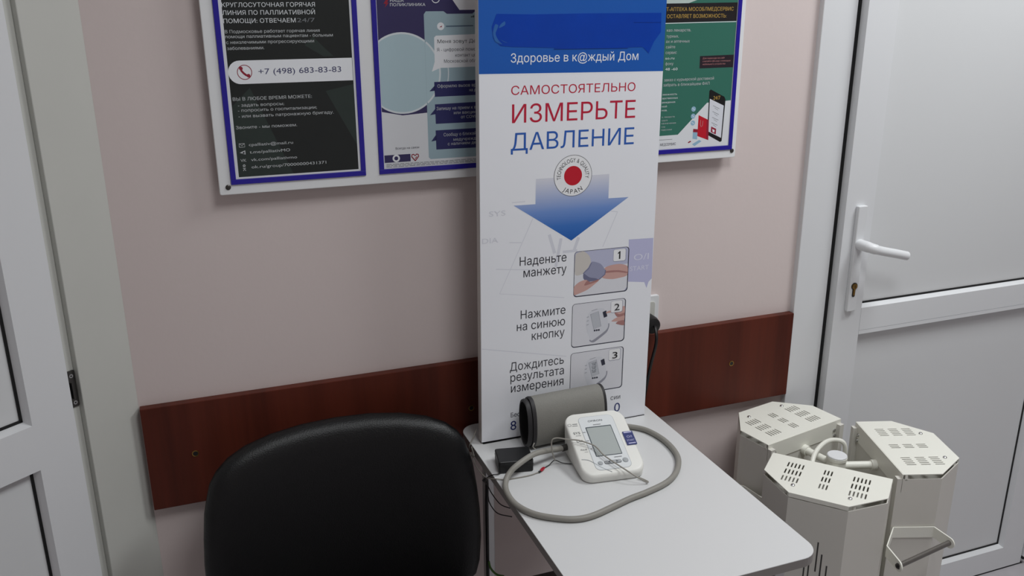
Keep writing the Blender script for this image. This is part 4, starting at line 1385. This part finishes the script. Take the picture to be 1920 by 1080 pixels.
mb.tube(smooth_path([(0.4640, -0.1900, 0.7180), (0.4840, -0.1480, 0.6904), (0.4860, -0.1400, 0.6298), (0.4860, -0.1400, 0.5697), (0.4860, -0.1400, 0.5000), (0.4860, -0.1400, 0.2), (0.480, -0.150, 0.05), (0.43, -0.10, 0.0045), (0.36, -0.05, 0.0045)], 6), 0.0034, 8)
mb.use('wire_green').tube(smooth_path([(0.4860, -0.1470, 0.5060), (0.4880, -0.1530, 0.4930), (0.4960, -0.1650, 0.4850), (0.5080, -0.1750, 0.4840)], 5), 0.0022, 8)
tag(mb.build('black_cable', origin=(0.487, -0.14, 0.4)), 'black cord with loose ends hanging beside the table leg', 'cable')

# ================================================================== CHAIR
ch = thing('visitor_chair', 'black padded chair standing against the wall left of the table', 'chair', (0.215, -0.33, 0))
CCX = 0.2135
prof = [(0.0, 0.4600)] + [(0.10, 0.4600), (0.17, 0.4605), (0.205, 0.4640), (0.232, 0.4720), (0.246, 0.488), (0.2535, 0.52), (0.2575, 0.575), (0.2565, 0.63), (0.2525, 0.68), (0.2465, 0.728), (0.2395, 0.755),
        (0.232, 0.780), (0.219, 0.799), (0.199, 0.8155), (0.168, 0.8285), (0.122, 0.8380), (0.064, 0.8435)] + [(0.0, 0.8450)]
outline = [(x, z) for x, z in prof] + [(-x, z) for x, z in prof[1:-1][::-1]]
cz_ = 0.655


def pad(scale_in, y_off, curve=0.055):
    pts = []
    for x, z in outline:
        d = math.hypot(x, z - cz_)
        k = max(0.0, (d - scale_in) / d)
        xx, zz = x * k, cz_ + (z - cz_) * k
        y = -0.088 + y_off - curve * (xx / 0.26) ** 2 - 0.03 * (cz_ - zz)
        pts.append((CCX + xx, y, zz))
    return pts


mb = MB().use('leatherette', True)
lay = [(0.20, 0.014), (0.06, 0.014), (0.012, 0.012), (0.003, 0.006), (0.0, -0.002), (0.003, -0.012), (0.010, -0.021), (0.022, -0.028), (0.045, -0.033), (0.085, -0.036), (0.14, -0.037), (0.20, -0.037)]
mb.loft([pad(a, b) for a, b in lay])
mb.build('backrest', ch, angle=80)
mb = MB().use('leatherette', True)


def seat_ring(inset, z):
    return [(CCX + x, -0.40 + y, z - 0.012 * (y / 0.2) ** 2 * (1 if y < 0 else 0.2)) for x, y in rrect(-0.235 + inset, 0.235 - inset, -0.215 + inset, 0.205 - inset, 0.06, 8)]


mb.loft([seat_ring(0.02, 0.405), seat_ring(0.004, 0.410), seat_ring(0.0, 0.425), seat_ring(0.004, 0.442), seat_ring(0.016, 0.452), seat_ring(0.05, 0.457), seat_ring(0.12, 0.459)])
mb.build('seat', ch, angle=80)
for s in (-1, 1):
    x = CCX + s * 0.2235
    mb = MB().use('black_frame', True)
    y0 = -0.125
    mb.tube(smooth_path([(x + s * 0.02, -0.075, 0.012), (x, -0.118, 0.40), (x, -0.100, 0.52), (x - s * 0.004, -0.083, 0.60), (x - s * 0.01, -0.074, 0.70)], 6), 0.0115, 12)
    lg = mb.build('rear_leg', ch)
    mb = MB().use('black_plastic', True)
    mb.tube([(x + s * 0.0205, -0.074, 0.0), (x + s * 0.0195, -0.0755, 0.016)], 0.0145, 12)
    mb.build('foot_cap', lg)
    mb = MB().use('black_frame', True)
    mb.tube(smooth_path([(x + s * 0.02, -0.615, 0.012), (x, -0.575, 0.36), (x, -0.55, 0.395), (x, -0.50, 0.400), (x, -0.30, 0.400), (x, -0.118, 0.40)], 6), 0.0115, 12)
    lg = mb.build('front_leg', ch)
    mb = MB().use('black_plastic', True)
    mb.tube([(x + s * 0.0205, -0.616, 0.0), (x + s * 0.0195, -0.6145, 0.016)], 0.0145, 12)
    mb.build('foot_cap', lg)
mb = MB().use('black_frame', True)
for y in (-0.30, -0.50):
    mb.tube([(CCX - 0.2235, y, 0.398), (CCX + 0.2235, y, 0.398)], 0.009, 10)
mb.build('cross_bar', ch)

# ================================================================== MOBILE AIR STERILISER: three half-octagon housings round a pole
GX, GY = 1.230, -0.262
st = thing('air_steriliser', 'cream mobile air steriliser with three slotted housings beside the right door', 'steriliser', (GX, GY, 0))
CAP = [(-0.1165, 0), (0.1165, 0), (0.1165, 0.079), (0.0550, 0.1445), (-0.0550, 0.1445), (-0.1165, 0.079)]
ZT = 0.675
ZR = 0.6640
ZB = 0.085


def inset(poly, d):
    n = len(poly)
    out = []
    for i in range(n):
        a, b, c = Vector(poly[i - 1]), Vector(poly[i]), Vector(poly[(i + 1) % n])
        e0, e1 = (b - a).normalized(), (c - b).normalized()
        n0, n1 = Vector((-e0.y, e0.x)), Vector((-e1.y, e1.x))
        k = (n0 + n1) / (1 + n0.dot(n1))
        out.append(tuple(b + k * d))
    return out


def slot_cutters(mb, z0, z1):
    for gx, cols, sp in ((-0.0635, 5, 0.0072), (0.0, 3, 0.0066), (0.0635, 5, 0.0072)):
        for r in range(3):
            for c in range(cols):
                x = gx + (c - (cols - 1) / 2) * sp
                y0 = 0.0235 + 0.0295 * r
                mb.prism(rrect(x - 0.00155, x + 0.00155, y0, y0 + 0.0205, 0.0014, 2), z0, z1)


def grid_plate(mb, poly, z0, z1):
    """a plate with real slots: cut by a boolean on a scratch object, result copied into the builder"""
    a = MB().use('device_cream')
    a.prism(poly, z0, z1)
    ao = a.build('scratch')
    b = MB().use('device_cream')
    slot_cutters(b, z0 - 0.01, z1 + 0.01)
    bo = b.build('scratch')
    md = ao.modifiers.new('cut', 'BOOLEAN')
    md.object = bo
    md.operation = 'DIFFERENCE'
    md.solver = 'EXACT'
    dg = bpy.context.evaluated_depsgraph_get()
    me = bpy.data.meshes.new_from_object(ao.evaluated_get(dg))
    vs = [tuple(v.co) for v in me.vertices]
    fs = [tuple(p.vertices) for p in me.polygons]
    mb.add(vs, fs)
    for o in (ao, bo):
        bpy.data.objects.remove(o)
    bpy.data.meshes.remove(me)


for ang in (101.2, -18.8, -138.8):
    a = math.radians(ang)
    e2 = Vector((math.cos(a), math.sin(a), 0))
    e1 = Vector((e2.y, -e2.x, 0)) * -1
    e1 = Vector((-e2.y, e2.x, 0))
    F = Matrix(((e1.x, e2.x, 0, GX + e2.x * 0.0870), (e1.y, e2.y, 0, GY + e2.y * 0.0870), (0, 0, 1, 0), (0, 0, 0, 1)))
    F = F @ Matrix.Scale(-1, 4, (1, 0, 0))
    # housing shell with open top; inner shelf added near the rim to bounce light
    mb = MB(F).use('housing_shaded_cream')
    inn = inset(CAP, 0.0022)
    n = 6
    v = [(p[0], p[1], ZB) for p in CAP] + [(p[0], p[1], ZR) for p in CAP] + [(p[0], p[1], ZR) for p in inn] + [(p[0], p[1], ZR - 0.022) for p in inn]
    fs = []
    for i in range(n):
        j = (i + 1) % n
        fs += [(i, j, n + j, n + i), (n + i, n + j, 2 * n + j, 2 * n + i), (2 * n + i, 2 * n + j, 3 * n + j, 3 * n + i)]
    fs += [tuple(range(n - 1, -1, -1)), tuple(3 * n + i for i in range(n))]
    mb.add(v, fs)
    for s in (-1, 1):
        mb.box(min(s * 0.1165, s * 0.1035), max(s * 0.1165, s * 0.1035), -0.0110, 0.0, ZB, ZR + 0.0012)
    hs = mb.build('housing', st)
    # louvre slots low on the front face
    mb = MB(F).use('slot_dark')
    for x, z1_, ln in ((0.0119, 0.527, 0.08), (0.0037, 0.558, 0.08), (-0.0090, 0.5836, 0.066), (-0.0090, 0.503, 0.06), (-0.0180, 0.559, 0.08), (-0.0290, 0.537, 0.08)):
        mb.box(x - 0.0014, x + 0.0014, 0.1443, 0.1447, z1_ - ln, z1_)
    mb.build('louvre_slots', hs)
    # cap
    mb = MB(F).use('device_cream')
    grid_plate(mb, CAP, ZT - 0.0016, ZT)
    mb.box(-0.1165, 0.1165, -0.0016, 0.0, ZT - 0.040, ZT - 0.0004)
    mb.box(-0.0550, 0.0550, 0.1430, 0.1446, ZT - 0.0090, ZT - 0.0016)
    for s in (-1, 1):
        mb.box(min(s * 0.108, s * 0.1165), max(s * 0.108, s * 0.1165), 0.004, 0.009, ZR - 0.003, ZT - 0.0016)
        mb.box(min(s * 0.060, s * 0.066), max(s * 0.060, s * 0.066), 0.128, 0.132, ZR - 0.003, ZT - 0.0016)
    cp = mb.build('cap', hs)
    for s in (-1, 1):
        mb = MB(F @ Matrix.Translation((s * 0.0530, 0.1150, ZT))).use('steel', True)
        mb.lathe([(0.0042, 0), (0.0040, 0.0018), (0.0028, 0.0030), (0.0008, 0.0034)], 16)
        mb.build('screw', cp)
    for s in (-1, 1):
        for zz, xx in ((ZR - 0.012, 0.0960), (ZR - 0.026, 0.0985)):
            mb = MB(F @ Matrix.Translation((s * xx, -0.0016, zz)) @ Matrix.Rotation(math.pi / 2, 4, 'X')).use('steel', True)
            mb.lathe([(0.0040, 0), (0.0038, 0.0018), (0.0026, 0.0030), (0.0008, 0.0034)], 14)
            mb.build('screw', hs)
    # horizontal arm to the pole
    mb = MB(F).use('device_cream', True)
    mb.tube([(0, -0.0875, 0.632), (0, -0.010, 0.632)], 0.0082, 16)
    mb.tube([(0, -0.012, 0.632), (0, 0.0, 0.632)], 0.0112, 16)
    mb.build('arm', st)
    # feet under the housing
    for s in (-1, 1):
        mb = MB(F).use('black_plastic', True)
        mb.tube([(s * 0.05, 0.06, ZB - 0.010), (s * 0.05, 0.06, ZB + 0.002)], 0.012, 12)
        mb.build('housing_foot', hs)

# pole with its round cap
mb = MB(Matrix.Translation((GX, GY, 0))).use('device_cream', True)
mb.lathe([(0.0195, 0.05), (0.0195, 0.648), (0.0212, 0.648), (0.0212, 0.6545)], 28)
po = mb.build('pole', st)
mb = MB(Matrix.Translation((GX, GY, 0))).use('pvc', True)
mb.lathe([(0.0205, 0.6545), (0.0205, 0.6570), (0.0190, 0.6582)], 32)
mb.build('pole_cap', po)
mb = MB().use('device_cream', True)
mb.tube(smooth_path([(1.178, -0.262, 0.600), (1.172, -0.256, 0.638), (1.198, -0.2320, 0.653), (1.2415, -0.2080, 0.657), (1.2731, -0.2040, 0.656), (1.2921, -0.2126, 0.646), (1.298, -0.214, 0.600)], 6), 0.0050, 10)
mb.build('cable', st)
# handles: bent strip with two ears and a round bar between each pair of housings
for ang in (0, 120, 240):
    R_ = Matrix.Translation((GX, GY, 0)) @ Matrix.Rotation(math.radians(ang), 4, 'Z') @ Matrix.Translation((-GX, -GY, 0))
    pl_ = [(1.2100, -0.4475), (1.2105, -0.4455), (1.2690, -0.3995), (1.3475, -0.4275), (1.3478, -0.4290)]
    mb = MB(R_).use('device_cream')
    for (xa, ya), (xb, yb) in zip(pl_, pl_[1:]):
        d = Vector((xb - xa, yb - ya, 0)).normalized()
        nn = Vector((-d.y, d.x, 0)) * 0.0011
        q = [(xa - nn.x, ya - nn.y), (xb - nn.x, yb - nn.y), (xb + nn.x, yb + nn.y), (xa + nn.x, ya + nn.y)]
        mb.prism(q, 0.531, 0.555)
    a_, b_ = Vector((1.2010, -0.4890, 0.5400)), Vector((1.3520, -0.4650, 0.5400))
    for tip, root in ((a_, Vector((*pl_[1], 0.54))), (b_, Vector((*pl_[3], 0.54)))):
        d = (root - tip).normalized()
        nn = Vector((-d.y, d.x, 0)) * 0.0013
        ear = [(0.0115 * math.cos(math.radians(t)), 0.0115 * math.sin(math.radians(t))) for t in range(90, 271, 15)]
        ln_ = (root - tip).length
        ear = [(ln_, 0.0150)] + ear + [(ln_, -0.0090)]
        v = [tip + d * p + Vector((0, 0, q_)) - nn for p, q_ in ear] + [tip + d * p + Vector((0, 0, q_)) + nn for p, q_ in ear]
        n = len(ear)
        mb.add(v, [tuple(range(n)), tuple(range(2 * n - 1, n - 1, -1))] + [(k, n + k, n + (k + 1) % n, (k + 1) % n) for k in range(n)])
    hb = mb.build('handle', st)
    d = (b_ - a_).normalized()
    mb = MB(R_).use('grip_steel', True)
    mb.tube([a_ + d * 0.001, b_ - d * 0.001], 0.0052, 16)
    mb.use('dark_steel').tube([a_ - d * 0.0032, a_ - d * 0.0008], 0.0058, 14)
    mb.use('gasket').tube([a_ - d * 0.0036, a_ - d * 0.0030], 0.0030, 6)
    mb.use('dark_steel').tube([b_ + d * 0.0008, b_ + d * 0.0032], 0.0058, 14)
    mb.build('grip_bar', hb)
# base plate and castors
mb = MB(Matrix.Translation((GX, GY, 0))).use('device_cream')
mb.prism(disc(0, 0, 0.205, 6), 0.070, 0.085)
bs = mb.build('base', st, bevel=0.003)
for k in range(6):
    a = math.radians(60 * k + 30) if k % 2 else None
    if a is None:
        continue
    x, y = GX + 0.15 * math.cos(a), GY + 0.15 * math.sin(a)
    mb = MB().use('black_plastic', True)
    mb.tube([(x - 0.011, y, 0.0275), (x + 0.011, y, 0.0275)], 0.0275, 20)
    mb.use('steel').tube([(x, y, 0.030), (x, y, 0.070)], 0.006, 10)
    mb.build('castor', bs)
# mains cable left of it, over the handle
mb = MB().use('monitor_white', True)
mb.tube(smooth_path([(1.060, -0.200, 0.562), (1.045, -0.225, 0.563), (1.040, -0.250, 0.560), (1.055, -0.268, 0.548), (1.09, -0.262, 0.50), (1.12, -0.25, 0.40), (1.16, -0.25, 0.2), (1.17, -0.25, 0.086)], 6), 0.0045, 10)
mb.build('mains_cable', st)

for o in bpy.data.objects:
    if '_o' in o.keys():
        del o['_o']
